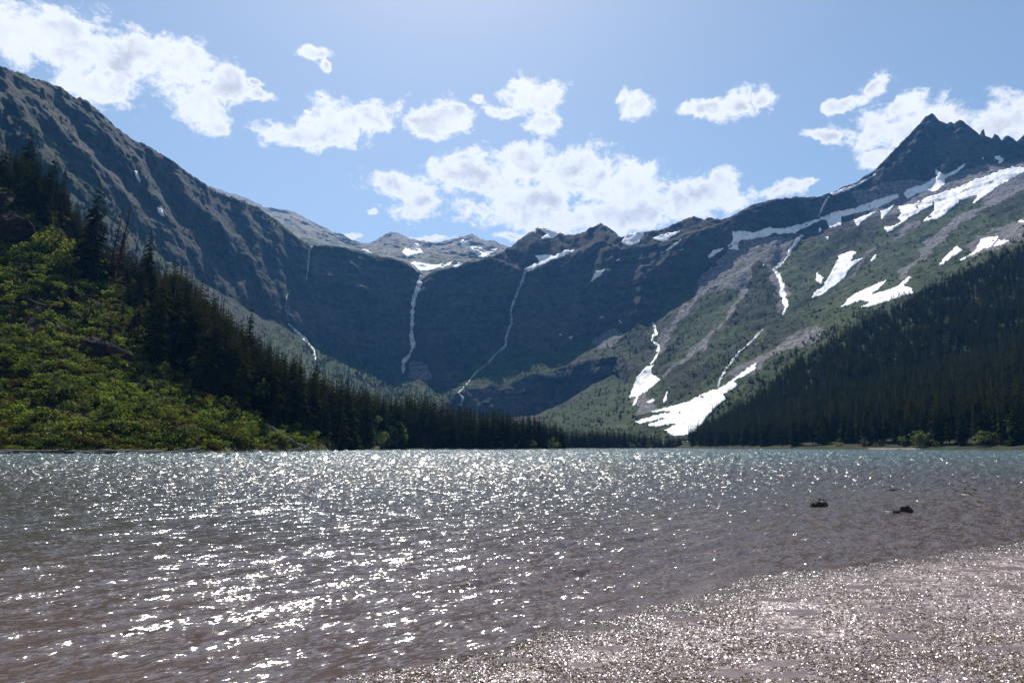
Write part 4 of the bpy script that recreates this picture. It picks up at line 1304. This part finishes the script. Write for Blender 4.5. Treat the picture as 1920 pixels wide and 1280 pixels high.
# ------------------------------------------------------------------ conifers beyond the individuals
pts, sz = [], []
for i in range(420):        # standing in front of the crest, above the brush
    px_ = random.uniform(285, 600)
    lo = np.interp(px_, [285, 400, 520, 600], [262, 238, 246, 268])
    g0 = near_ground(px_, random.uniform(lo, 300))
    if g0 is None:
        continue
    tip = np.interp(px_, [a for a, b in tips], [b for a, b in tips]) + abs(random.gauss(0, 30)) + 10
    h = min(EYE + float(tan_of(tip)) * g0.y - g0.z, 28) * random.uniform(.6, 1)
    if h > 5:
        pts.append(tuple(g0)); sz.append(h)
for i in range(170):        # dark young trees mixed into the upper brush
    g0 = near_ground(random.uniform(40, 340), random.uniform(236, 290))
    if g0 is not None:
        pts.append(tuple(g0)); sz.append(random.uniform(4, 10))
for i in range(120):        # above the outcrop
    px_ = random.uniform(-60, 130)
    g0 = near_ground(px_, random.uniform(288, 330))
    if g0 is not None:
        pts.append(tuple(g0)); sz.append(random.uniform(8, 19))
for i in range(1500):       # behind the left crest and at its foot
    px_ = random.uniform(-120, 715)
    Yd = (300 if px_ < 520 else 285 + (px_ - 520) * .5) + random.uniform(0, 90)
    g0 = near_ground(px_, min(Yd, 430))
    if g0 is None:
        continue
    tip = np.interp(px_, [a for a, b in tips], [b for a, b in tips]) + abs(random.gauss(0, 20)) + 14
    h = EYE + float(tan_of(tip)) * g0.y - g0.z
    if h < 5:
        continue
    pts.append(tuple(g0)); sz.append(min(h, 30))
for i in range(1300):      # flat valley floor
    px_ = random.uniform(640, 1335)
    Ysh = float(np.interp(px_, [560, 640, 690, 740, 800, 950, 1046, 1062, 1150, 1270, 1340], [250, 290, 350, 385, 400, 432, 470, 700, 780, 820, 860]))
    back = 12 + random.random() ** 1.3 * (130 if px_ < 1052 else 70)
    Yd = Ysh + back + (40 if px_ < 1052 else 0)
    if px_ < 1052:
        tip = np.interp(px_, [a for a, b in tips2], [b for a, b in tips2]) + abs(random.gauss(0, 16)) + 3
    else:
        tip = np.interp(px_, [1055, 1100, 1150, 1200, 1240, 1300, 1340], [797, 800, 800, 806, 812, 818, 818]) + abs(random.gauss(0, 7))
    h = EYE + float(tan_of(tip)) * Yd
    if h < 5:
        continue
    pts.append(((px_ - 960) / FPX * 1.012 * Yd, Yd, 0.6)); sz.append(h)
nf_try = 0
FX = np.interp(np.arange(4001) / 4000, [0, 1], [0, 1])
cnt = 0
while cnt < 9500 and nf_try < 45000:
    nf_try += 1
    # spread evenly over the ground of the slope
    Yd = random.uniform(200, 905); x = random.uniform(150, 1150)
    px_ = 960 + x / (Yd * 1.012) * FPX
    if px_ < 1285 or px_ > 2120:
        continue
    Ysh = float(np.interp(px_, [1268, 1320, 1400, 1500, 1600, 1750, 1920, 2440], [818, 720, 590, 500, 440, 368, 305, 190]))
    Ytop = float(np.interp(px_, [1268, 1320, 1500, 1920, 2440], [850, 850, 860, 900, 880]))
    if Yd < Ysh + (34 if px_ > 1480 else 6) or Yd > Ytop + 8:
        continue
    z = drop(BV_forest, x, Yd)
    if z is None:
        continue
    f = (Yd - Ysh) / max(1, Ytop - Ysh)
    pts.append((x, Yd, z - .3)); sz.append(random.uniform(17, 27) * (1 - .45 * f) + (4 * random.random() if random.random() < .15 else 0)); cnt += 1
sz = [q * (random.uniform(.55, .85) if random.random() < .3 else 1) for q in sz]
scatter('conifer_forest', pts, sz, CONMIX, 'dark conifer forest covering the right slope and filling in behind the shore trees')

# small trees and brush on the mountain
pts, sz = [], []
TREEAREAS = [
    ([(380, 352), (480, 388), (560, 450), (600, 462), (790, 508), (780, 518), (690, 490), (590, 472), (480, 400)], 420, (5, 11)),
    ([(830, 508), (930, 484), (960, 468), (985, 500), (930, 510), (850, 520)], 90, (5, 9)),
    (Z3([(0, 870), (300, 770), (440, 640), (520, 620), (600, 720), (560, 780), (420, 880), (380, 850), (300, 900), (0, 980)]), 110, (8, 16)),
    (Z2([(180, 620), (420, 720), (640, 830), (660, 960), (560, 1000), (380, 900), (200, 780)]), 420, (9, 18)),
    (Z2([(640, 930), (740, 880), (860, 870), (960, 920), (960, 1000), (700, 1000)]), 140, (9, 17)),
    (Z3([(1060, 460), (1110, 330), (1180, 400), (1240, 480), (1200, 540), (1100, 520), (1000, 620), (960, 620)]), 170, (5, 9)),
    (Z3([(770, 865), (900, 755), (1100, 650), (1150, 640), (1000, 800), (900, 880), (800, 880)]), 120, (5, 10)),
    ([(60, 160), (200, 250), (330, 380), (430, 480), (340, 440), (220, 330), (100, 240)], 260, (4, 9)),
    (Z3([(640, 760), (720, 680), (760, 660), (740, 720), (680, 790)]), 30, (7, 14)),
    (Z3([(60, 1050), (300, 930), (480, 850), (480, 1000), (420, 1120), (200, 1130)]), 70, (7, 16)),
    ([(10, 185), (90, 285), (170, 385), (270, 475), (360, 540), (440, 620), (490, 690), (400, 645), (280, 565), (150, 455), (60, 355), (0, 265)], 1500, (7, 15)),
    ([(150, 300), (250, 420), (350, 500), (470, 600), (540, 640), (520, 690), (400, 620), (260, 500)], 800, (5, 12)),
    ([(350, 350), (430, 420), (520, 540), (560, 600), (480, 560), (400, 470)], 120, (4, 9)),
    ([(1165, 446), (1250, 428), (1330, 412), (1340, 430), (1250, 440), (1180, 452)], 60, (4, 8)),
    (Z2([(1080, 760), (1280, 720), (1450, 720), (1550, 760), (1300, 880), (1120, 860)]), 80, (6, 12)),
    ([(1330, 790), (1420, 735), (1520, 655), (1620, 600), (1760, 540), (1920, 460), (1920, 440), (1760, 520), (1620, 582), (1500, 645), (1400, 715), (1330, 770)], 200, (7, 12)),
]
for poly, n, (h0, h1) in TREEAREAS:
    xs = [p[0] for p in poly]; ys = [p[1] for p in poly]
    got = 0; tr_ = 0
    while got < n and tr_ < n * 30:
        tr_ += 1
        x, y = random.uniform(min(xs), max(xs)), random.uniform(min(ys), max(ys))
        if not in_poly(np.array([x]), np.array([y]), poly)[0]:
            continue
        if float(vnoise(np.array([[x / 22, y / 16, 1.5]]), 77)[0]) < -0.05 and random.random() < .8:
            continue
        h, nm = hit(BV_main, x, y)
        if h is None:
            continue
        pts.append((h.x, h.y, h.z - 1)); sz.append(random.uniform(h0, h1)); got += 1
scatter('mountain_trees', pts, sz, CONLO, 'small scattered conifers clinging to the mountain slopes and ledges', .04, (1.0, 1.5))

pts, sz = [], []
insnow = np.zeros(len(flat), bool)
for poly, _l in SNOW:
    insnow |= in_poly(gpx, gpy, poly) | in_poly(gpx + 3, gpy, poly) | in_poly(gpx - 3, gpy - 3, poly) | in_poly(gpx, gpy + 4, poly)
gflat = np.where((green > 0.8) & ~insnow & (scree < .5) & (gs < 4.0) & (gpx > 470) & (gpx < 2000))[0]
for i in RNG.choice(gflat, 4200, replace=True):
    v = flat[i]
    pts.append((v[0] + random.uniform(-4, 4), v[1] + random.uniform(-6, 6), v[2] - .3)); sz.append(random.uniform(1.2, 4.8))
scatter('mountain_brush', pts, sz, BUSHFAR, 'low green brush mottling the open mountain slopes', .2, (1.0, 1.6))

# ------------------------------------------------------------------ left slope brush
def shrub(p, h, k, pale, label, group, wide=1.2):
    e = bpy.data.objects.new('shrub', None); COL.objects.link(e)
    e.location = p; e.rotation_euler = (0, 0, random.random() * 6.28); e.scale = (h * wide, h * wide, h)
    link('foliage', (SHRPALE if pale else SHR)[k][0], e); link('stems', STEMS[k], e)
    return tag(e, label, 'shrub', group)


n = 0; tr_ = 0
while n < 170 and tr_ < 4000:
    tr_ += 1
    px_ = random.uniform(-10, 560); Yd = random.uniform(158, 262)
    g0 = near_ground(px_, Yd)
    Ysh = float(np.interp(px_, [-440, 0, 200, 330, 420, 520, 600], [118, 152, 163, 172, 188, 214, 250]))
    if g0 is None or Yd < Ysh + 5:
        continue
    low_ = Yd < Ysh + 26
    if not low_ and random.random() < .45:
        continue
    pale = random.random() < (.35 if px_ > 250 else .15)
    n += 1
    lab = ('leafy green shrub in the thicket along the left waterline' if low_ else 'leafy green shrub rising from the brush on the left slope')
    where_ = next(tx for lim, tx in ((70, 'by the left frame edge'), (150, 'below the tall lone conifer'), (215, 'below the rust-red dead trees'), (300, 'left of the low grassy ledge'), (370, 'below the low grassy ledge'), (440, 'left of the round leafy trees'), (600, 'near the fallen trunks')) if px_ < lim)
    lab = ('leafy green waterline shrub ' if low_ else 'leafy green shrub up on the left slope ') + where_
    if pale:
        lab = 'pale grey-green ' + ('waterline shrub ' if low_ else 'shrub up on the left slope ') + where_
    if False:
        lab = 'pale grey-green shrub ' + ('in the thicket along the left waterline' if low_ else 'standing out from the brush on the left slope')
    shrub(g0, random.uniform(2.0, 4.4), n % 6, pale, lab, 'shrubs of the left slope')
for px_, Yd, h, lab in [(435, 246, 10, 'bright round leafy tree in front of the dark conifers, left one of two'), (470, 250, 11, 'bright round leafy tree in front of the dark conifers, right one of two'),
                        (512, 246, 11, 'grey-green leafy tree before the dark conifers near the fallen logs'), (64, 262, 10, 'yellow-green leafy tree below the dark rock outcrop'), (100, 258, 8, 'smaller leafy tree right below the dark rock outcrop')]:
    shrub(near_ground(px_, Yd), h, int(px_) % 6, px_ == 512, lab, None, .8)
# willows at the far shore
for i in range(34):
    px_ = random.uniform(684, 750) if i < 16 else random.choice([random.uniform(760, 1050), random.uniform(1080, 1300)])
    Ysh = float(np.interp(px_, [690, 740, 800, 950, 1046, 1062, 1150, 1270], [350, 385, 400, 432, 470, 690, 780, 820]))
    lab = 'pale willow shrub in the clump at the left end of the far shore' if i < 16 else 'low pale shrub along the far waterline under the conifers'
    h = random.uniform(5, 10) if i < 16 else random.uniform(2.5, 5)
    shrub(Vector(((px_ - 960) / FPX * 1.012 * (Ysh + 5), Ysh + 5 + random.uniform(0, 4), .6)), h, i % 6, True, lab, 'far shore willows', .8)
for i, (px_, h) in enumerate([(1610, 4), (1636, 4), (1684, 5), (1715, 9), (1742, 4), (1845, 8), (1560, 3.5)]):
    Ysh = float(np.interp(px_, [1500, 1600, 1750, 1920], [500, 440, 368, 305])) + 8
    shrub(Vector(((px_ - 960) / FPX * 1.012 * Ysh, Ysh, 1.0)), h, i % 6, True, 'pale shrub at the foot of the right forest beside the water' if h < 8 else ('tall pale shrub right of the pink gravel beach' if px_ < 1800 else 'tall pale shrub near the right end of the forest shore'), 'shrubs below the right forest')

pts, sz = [], []
tr_ = 0
while len(pts) < 7500 and tr_ < 60000:
    tr_ += 1
    px_ = random.uniform(-200, 600); Yd = random.uniform(140, 305)
    g0 = near_ground(px_, Yd)
    Ysh = float(np.interp(px_, [-440, 0, 200, 330, 420, 520, 600], [118, 152, 163, 172, 188, 214, 250]))
    if g0 is None or Yd < Ysh + 3.5:
        continue
    if float(vnoise(np.array([[g0.x / 16, g0.y / 16, 4.5]]), 7)[0]) < -.42 and random.random() < .85:
        continue
    pts.append(tuple(g0)); sz.append(random.uniform(0.8, 2.2) + (random.random() < .12) * 1.2)
for i in range(900):
    px_ = random.uniform(-30, 640)
    Ysh = float(np.interp(px_, [-440, 0, 200, 330, 420, 520, 600, 680], [118, 152, 163, 172, 188, 214, 250, 330]))
    g0 = near_ground(px_, Ysh + random.uniform(1.6, 16 if px_ > 360 else 6))
    if g0 is not None:
        pts.append(tuple(g0)); sz.append(random.uniform(.7, 2.0))
scatter('brush_thicket', pts, sz, SHRLO, 'green thicket of brush covering the left slope', .15, (.9, 1.5))

# ------------------------------------------------------------------ rock outcrops on the left slope
def rock_mass(name, loc, dims, seed, mat, label, cat, sub=4, amp=.28, freq=1.6, rot=(0, 0, 0), group=None):
    import bmesh
    bm = bmesh.new()
    bmesh.ops.create_icosphere(bm, subdivisions=sub, radius=1)
    co = np.array([v.co[:] for v in bm.verts])
    d = fbm(co * freq + seed, 4, seed, .55) * amp + np.round(fbm(co * freq * .8 + seed * 3, 2, seed + 3) * 4) / 4 * amp * .8
    co = co * (1 + d)[:, None]
    co[:, 2] = np.maximum(co[:, 2], -.75)
    for v, c in zip(bm.verts, co):
        v.co = Vector((c[0] * dims[0], c[1] * dims[1], c[2] * dims[2]))
    me = bpy.data.meshes.new(name); bm.to_mesh(me); bm.free()
    me.materials.append(mat)
    o = link(name, me, None, loc, rot)
    return tag(o, label, cat, group)


g0 = near_ground(28, 292)
rock_mass('rock_outcrop', (g0.x - 4, g0.y - 8, g0.z - 11), (19, 9, 9), 4, M_cliff, 'dark reddish rock outcrop under the trees at the left frame edge', 'rock', 5, .3, 1.6, (0, math.radians(38), 0))
g0 = near_ground(-6, 262)
rock_mass('rock_outcrop', (g0.x, g0.y, g0.z), (8, 7, 10), 9, M_cliff, 'smaller red-brown rock outcrop at the left frame edge below the dark one', 'rock', 5, .3, 1.6, (0, math.radians(30), 0))
g0 = near_ground(190, 226)
rock_mass('rock_outcrop', (g0.x, g0.y, g0.z - 1), (10, 5, 5), 13, M_cliff, 'low dark ledge of rock half hidden in the brush mid-slope', 'rock', 4, .3, 1.6, (0, math.radians(25), 0))
g0 = near_ground(325, 246)
rock_mass('rock_outcrop', (g0.x, g0.y, g0.z - 1), (9, 5, 4), 17, M_cliff, 'low dark ledge topped with dry grass below the left treeline', 'rock', 4, .3, 1.6, (0, math.radians(25), 0))

# ------------------------------------------------------------------ driftwood
def log_mesh(L, r, seed):
    rr = random.Random(seed)
    pts_ = [(L * (f - .5), L * .03 * math.sin(f * 5 + seed), r * .2 * math.sin(f * 7)) for f in (0, .2, .4, .6, .8, 1)]
    V, F = tube(pts_, [r, r * 1.05, r * .9, r * .8, r * .7, r * .5], 8)
    F = [tuple(f) for f in F] + [tuple(range(7, -1, -1)), tuple(range(40, 48))]
    for q in range(4):
        f = rr.uniform(.3, .95); x = L * (f - .5)
        a = rr.random() * 3.14
        v, f2 = tube([(x, 0, 0), (x + L * .05, math.cos(a) * L * .07, math.sin(a) * L * .07)], [r * .3, r * .08], 4)
        F += [tuple(i + len(V) for i in ff_) for ff_ in f2]; V += v
    return mesh_from('driftwood', V, F, M_snag, True)


LOGS = [log_mesh(1, .035, s) for s in range(5)]
for i in range(46):
    px_ = random.uniform(-5, 430) if i < 36 else random.uniform(430, 620)
    Ysh = float(np.interp(px_, [-440, 0, 200, 330, 420, 520, 600], [118, 152, 163, 172, 188, 214, 250])) + random.uniform(-2.5, 2)
    L = random.uniform(5, 13)
    o = link('driftwood_log', LOGS[i % 5], None, ((px_ - 960) / FPX * 1.012 * Ysh, Ysh, .3 + random.random() * .5), (random.uniform(-.1, .1), random.uniform(-.12, .12), random.gauss(.35, .3)), (L, L, L))
    tag(o, 'weathered grey driftwood log lying along the left waterline', 'log', 'driftwood logs on the left shore')
for i in range(16):
    px_ = random.uniform(60, 420); Yd = random.uniform(195, 265)
    g0 = near_ground(px_, Yd)
    L = random.uniform(4, 9)
    tag(link('fallen_trunk', LOGS[i % 5], None, (g0.x, g0.y, g0.z + 1.7), (random.uniform(-.2, .2), random.uniform(.3, .75), random.gauss(.3, .4)), (L, L, L)), 'bleached fallen trunk lying in the brush of the left slope', 'log', 'fallen trunks in the brush')
for px_, py_v, L, ry, lab in [(365, 840, 9, .5, 'dark log slanting out of the brush to the left waterline'), (545, 822, 16, .42, 'long pale fallen trunk slanting down to the shore below the dark conifers'),
                              (560, 828, 14, .38, 'second fallen trunk crossing under the long pale one'), (535, 812, 12, .55, 'bare upper fallen trunk on the slope above the long pale one')]:
    Ysh = float(np.interp(px_, [330, 420, 520, 600], [172, 188, 214, 250])) + 4
    g0 = near_ground(px_, Ysh + 5)
    z = EYE + float(tan_of(py_v)) * (Ysh + 5)
    tag(link('fallen_trunk', LOGS[int(px_) % 5], None, (g0.x, Ysh + 5, max(z, g0.z + .8)), (0, ry, .3), (L, L, L)), lab, 'log')
for i, (px_, py_v, L, lab) in enumerate([(470, 855, 9, 'long thin log floating just off the left shore'), (590, 850, 3, 'short dark log tip floating off the fallen trunks'), (735, 849, 7, 'dark floating log near the left end of the far shore'), (498, 872, 1.5, 'small dark stub of wood poking out of the water off the left shore')]):
    p = on_plane(px_, py_v)
    tag(link('floating_log', LOGS[i], None, (p[0], p[1], .08 if i < 3 else .25), (0, .05 if i < 3 else .6, .2), (L, L, L)), lab, 'log')

# ------------------------------------------------------------------ rocks in the shallows
def lake_rock(px_, py_v, wpx, hpx, seed, label):
    p = on_plane(px_, py_v)
    s = wpx / FPX * p[1] / 2
    return rock_mass('lake_rock', (p[0], p[1] + s * .5, hpx / FPX * p[1] * .3), (s, s * .8, hpx / FPX * p[1] * 1.0), seed, M_wetrock, label, 'rock', 4, .32, 1.5)


lake_rock(1540, 951, 30, 11, 21, 'dark blocky rock standing alone in the shallow water')
lake_rock(1678, 962, 26, 5, 22, 'low flat dark rock washed by foam, left one of the touching pair')
lake_rock(1702, 959, 22, 9, 23, 'humped dark rock, right one of the touching pair')
lake_rock(1683, 919, 22, 3, 24, 'low dark rock just breaking the surface, far behind the touching pair')
lake_rock(1822, 918, 22, 3, 25, 'low dark rock just breaking the surface near the right frame edge')
lake_rock(1818, 927, 12, 3, 26, 'smallest dark rock in foam near the right frame edge')
M_foam = mat_simple('foam', (0.55, 0.54, 0.54), (0.9, 0.9, 0.9), 25, .6, .6, 40, .3)
for px_, py_v, wd, lab in [(1664, 962, 15, 'white foam breaking on the left side of the touching rocks'), (1812, 929, 14, 'thin foam beside the smallest rock near the right frame edge')]:
    p = on_plane(px_, py_v); s = wd / FPX * p[1]
    V, F = [], []
    r = random.Random(px_)
    import bmesh
    bm = bmesh.new()
    for q in range(14):
        mtx = bmesh.ops.create_icosphere(bm, subdivisions=1, radius=s * r.uniform(.06, .16))
        dx, dy = r.gauss(0, s * .3), r.gauss(0, s * .22)
        for v in mtx['verts']:
            v.co = Vector((v.co.x * 1.6 + dx, v.co.y + dy, v.co.z * .6 + .02))
    me = bpy.data.meshes.new('foam'); bm.to_mesh(me); bm.free(); me.materials.append(M_foam)
    tag(link('foam', me, None, (p[0], p[1], 0.02)), lab, None, None, 'stuff')

# ------------------------------------------------------------------ sprouts, pebbles and clods on the near shore
M_sprout = mat_leaf('shore_sprouts', (0.05, 0.055, 0.012), (0.11, 0.10, 0.025), (0.10, 0.07, 0.03), .4, 2.0)
SPR = []
for k in range(4):
    r = random.Random(900 + k)
    V, F = [], []
    for b in range(9):
        a = r.random() * 6.28; ln = r.uniform(.5, 1.0); sp = r.uniform(.2, .7); wv = .06
        x0, y0 = r.gauss(0, .25), r.gauss(0, .25)
        ca, sa = math.cos(a), math.sin(a)
        j = len(V)
        V += [(x0 - sa * wv, y0 + ca * wv, 0), (x0 + sa * wv, y0 - ca * wv, 0), (x0 + ca * sp * .5, y0 + sa * sp * .5, ln * .7), (x0 + ca * sp, y0 + sa * sp, ln)]
        F += [(j, j + 1, j + 2), (j, j + 2, j + 3)]
    SPR.append(bpy.data.objects.new('sprout_source', mesh_from('sprout', V, np.array(F), M_sprout)))
PEB = []
M_peb = mat_simple('wet_pebbles', (0.11, 0.075, 0.068), (0.46, 0.355, 0.335), 4, .26, 0, None, .9)
import bmesh
for k in range(3):
    bm = bmesh.new(); bmesh.ops.create_icosphere(bm, subdivisions=1, radius=1)
    r = random.Random(k)
    for v in bm.verts:
        v.co = v.co * r.uniform(.75, 1.15); v.co.z *= .55
    me = bpy.data.meshes.new('pebble'); bm.to_mesh(me); bm.free(); me.materials.append(M_peb)
    PEB.append(bpy.data.objects.new('pebble_source', me))
BV_shore = bvh_of(o_shore)


def shore_pts(n, smin, smax, pw, cl, seed):
    out_ = []
    tries = 0
    r = np.random.default_rng(seed)
    while len(out_) < n and tries < 30:
        tries += 1
        px_ = r.uniform(500, 2150, n); py_v = r.uniform(985, 1330, n)
        Yv = (0 - EYE) / tan_of(py_v)
        X = at(px_, py_v, Yv)[:, 0]
        sgv = shore_signed(X, Yv)
        z, pd = shore_height(X, Yv, sgv)
        c = fbm(np.stack([X / cl, Yv / cl, 0 * X], -1), 3, seed)
        ok = (sgv > smin) & (sgv < smax) & (pd < pw) & (c > r.uniform(-.6, .35, n))
        out_ += list(zip(X[ok], Yv[ok], z[ok]))
    return out_[:n]


p_ = shore_pts(17000, -0.7, 14, .25, .5, 5)
scatter('shore_sprouts', p_, RNG.uniform(.008, .026, len(p_)), SPR, 'tiny olive green sprouts on the wet near shore', .3, (.8, 1.3))
p_ = shore_pts(60000, -0.05, 14, .2, .45, 6)
scatter('shore_pebbles', [(a, b, c - .001) for a, b, c in p_], RNG.uniform(.004, .014, len(p_)) * RNG.uniform(.7, 1.4, len(p_)), PEB, 'wet glinting grit and pebbles of the near shore', .5, (.8, 1.4))

# ------------------------------------------------------------------ people on the far gravel beach
def person(px_, pose, top, label):
    Yd = float(np.interp(px_, [1600, 1750], [440, 368])) + 4
    x = (px_ - 960) / FPX * 1.012 * Yd
    e = bpy.data.objects.new('person', None); COL.objects.link(e); e.location = (x, Yd, 0.75)
    if pose == 'stand':
        J = {'pel': (0, 0, .95), 'che': (0, 0, 1.32), 'nec': (0, 0, 1.48), 'hea': (0, -.02, 1.58), 'top': (0, -.01, 1.72)}
        ex = [('pel', (.1, 0, .9), (.12, -.02, .5), (.12, .02, .06), (.13, -.12, .03)), ('pel', (-.1, 0, .9), (-.12, -.02, .5), (-.12, .02, .06), (-.13, -.12, .03)),
              ('che', (.19, 0, 1.4), (.26, 0, 1.12), (.25, -.08, .86)), ('che', (-.19, 0, 1.4), (-.26, 0, 1.12), (-.25, -.08, .86))]
    else:
        J = {'pel': (0, 0, .14), 'che': (0, .05, .5), 'nec': (0, .03, .66), 'hea': (0, 0, .76), 'top': (0, 0, .9)}
        ex = [('pel', (.1, -.05, .14), (.13, -.42, .4), (.13, -.62, .06), (.13, -.74, .03)), ('pel', (-.1, -.05, .14), (-.13, -.42, .4), (-.13, -.62, .06), (-.13, -.74, .03)),
              ('che', (.19, .05, .58), (.25, -.08, .36), (.15, -.32, .34)), ('che', (-.19, .05, .58), (-.25, -.08, .36), (-.15, -.32, .34))]
    V = list(J.values()); E = [(0, 1), (1, 2), (2, 3), (3, 4)]; R = [.15, .17, .06, .095, .08]
    names = list(J)
    for root, *ch in ex:
        prev = names.index(root)
        rr = [.09, .065, .045, .04] if root == 'pel' else [.06, .045, .035]
        for c, q in zip(ch, rr):
            V.append(c); R.append(q); E.append((prev, len(V) - 1)); prev = len(V) - 1
    me = bpy.data.meshes.new('body'); me.from_pydata(V, E, [])
    mt, t, out = new_mat('clothes')
    tc = t.n('ShaderNodeSeparateXYZ', {0: t.n('ShaderNodeTexCoord').outputs['Object']}).outputs[2]
    hip, nk = (.95, 1.5) if pose == 'stand' else (.2, .68)
    c = t.mix(t.math('GREATER_THAN', tc, hip), (0.02, 0.02, 0.025), top)
    c = t.mix(t.math('GREATER_THAN', tc, nk), c, (0.25, 0.15, 0.11))
    bs = t.n('ShaderNodeBsdfPrincipled', {'Base Color': c, 'Roughness': .8}); t.t.links.new(bs.outputs[0], out.inputs[0])
    me.materials.append(mt)
    o = link('body', me, e)
    sk = o.modifiers.new('skin', 'SKIN')
    for sv, q in zip(me.skin_vertices[0].data, R):
        sv.radius = (q, q)
    me.skin_vertices[0].data[0].use_root = True
    o.modifiers.new('sub', 'SUBSURF').levels = 1
    return tag(e, label, 'person')


person(1658, 'stand', (0.35, 0.03, 0.03), 'person in a red top standing at the left end of the pink gravel beach')
person(1709, 'sit', (0.3, 0.12, 0.14), 'person sitting at the right end of the pink gravel beach')

# ------------------------------------------------------------------ haze
hb = [(-9000, -3000, -7), (9000, -3000, -7), (9000, 9000, -7), (-9000, 9000, -7)]
top_z = float(max(flat[:, 2].max(), ff2[:, 2].max())) + 60.0
print('haze top', top_z)
hv = hb + [(x, y, top_z) for x, y, z in hb]
mh = bpy.data.materials.new('haze_air'); mh.use_nodes = True
ht = NT(mh.node_tree); ho = ht.n('ShaderNodeOutputMaterial')
pv = ht.n('ShaderNodeVolumePrincipled')
pv.inputs['Color'].default_value = (0.13, 0.43, 1.0, 1)
pv.inputs['Density'].default_value = 0.000052
pv.inputs['Anisotropy'].default_value = 0.25
ht.t.links.new(pv.outputs[0], ho.inputs['Volume'])
me = mesh_from('haze', hv, [(0, 3, 2, 1), (4, 5, 6, 7), (0, 1, 5, 4), (1, 2, 6, 5), (2, 3, 7, 6), (3, 0, 4, 7)], mh)
tag(link('haze', me), 'thin blue haze in the valley air', None, None, 'stuff')
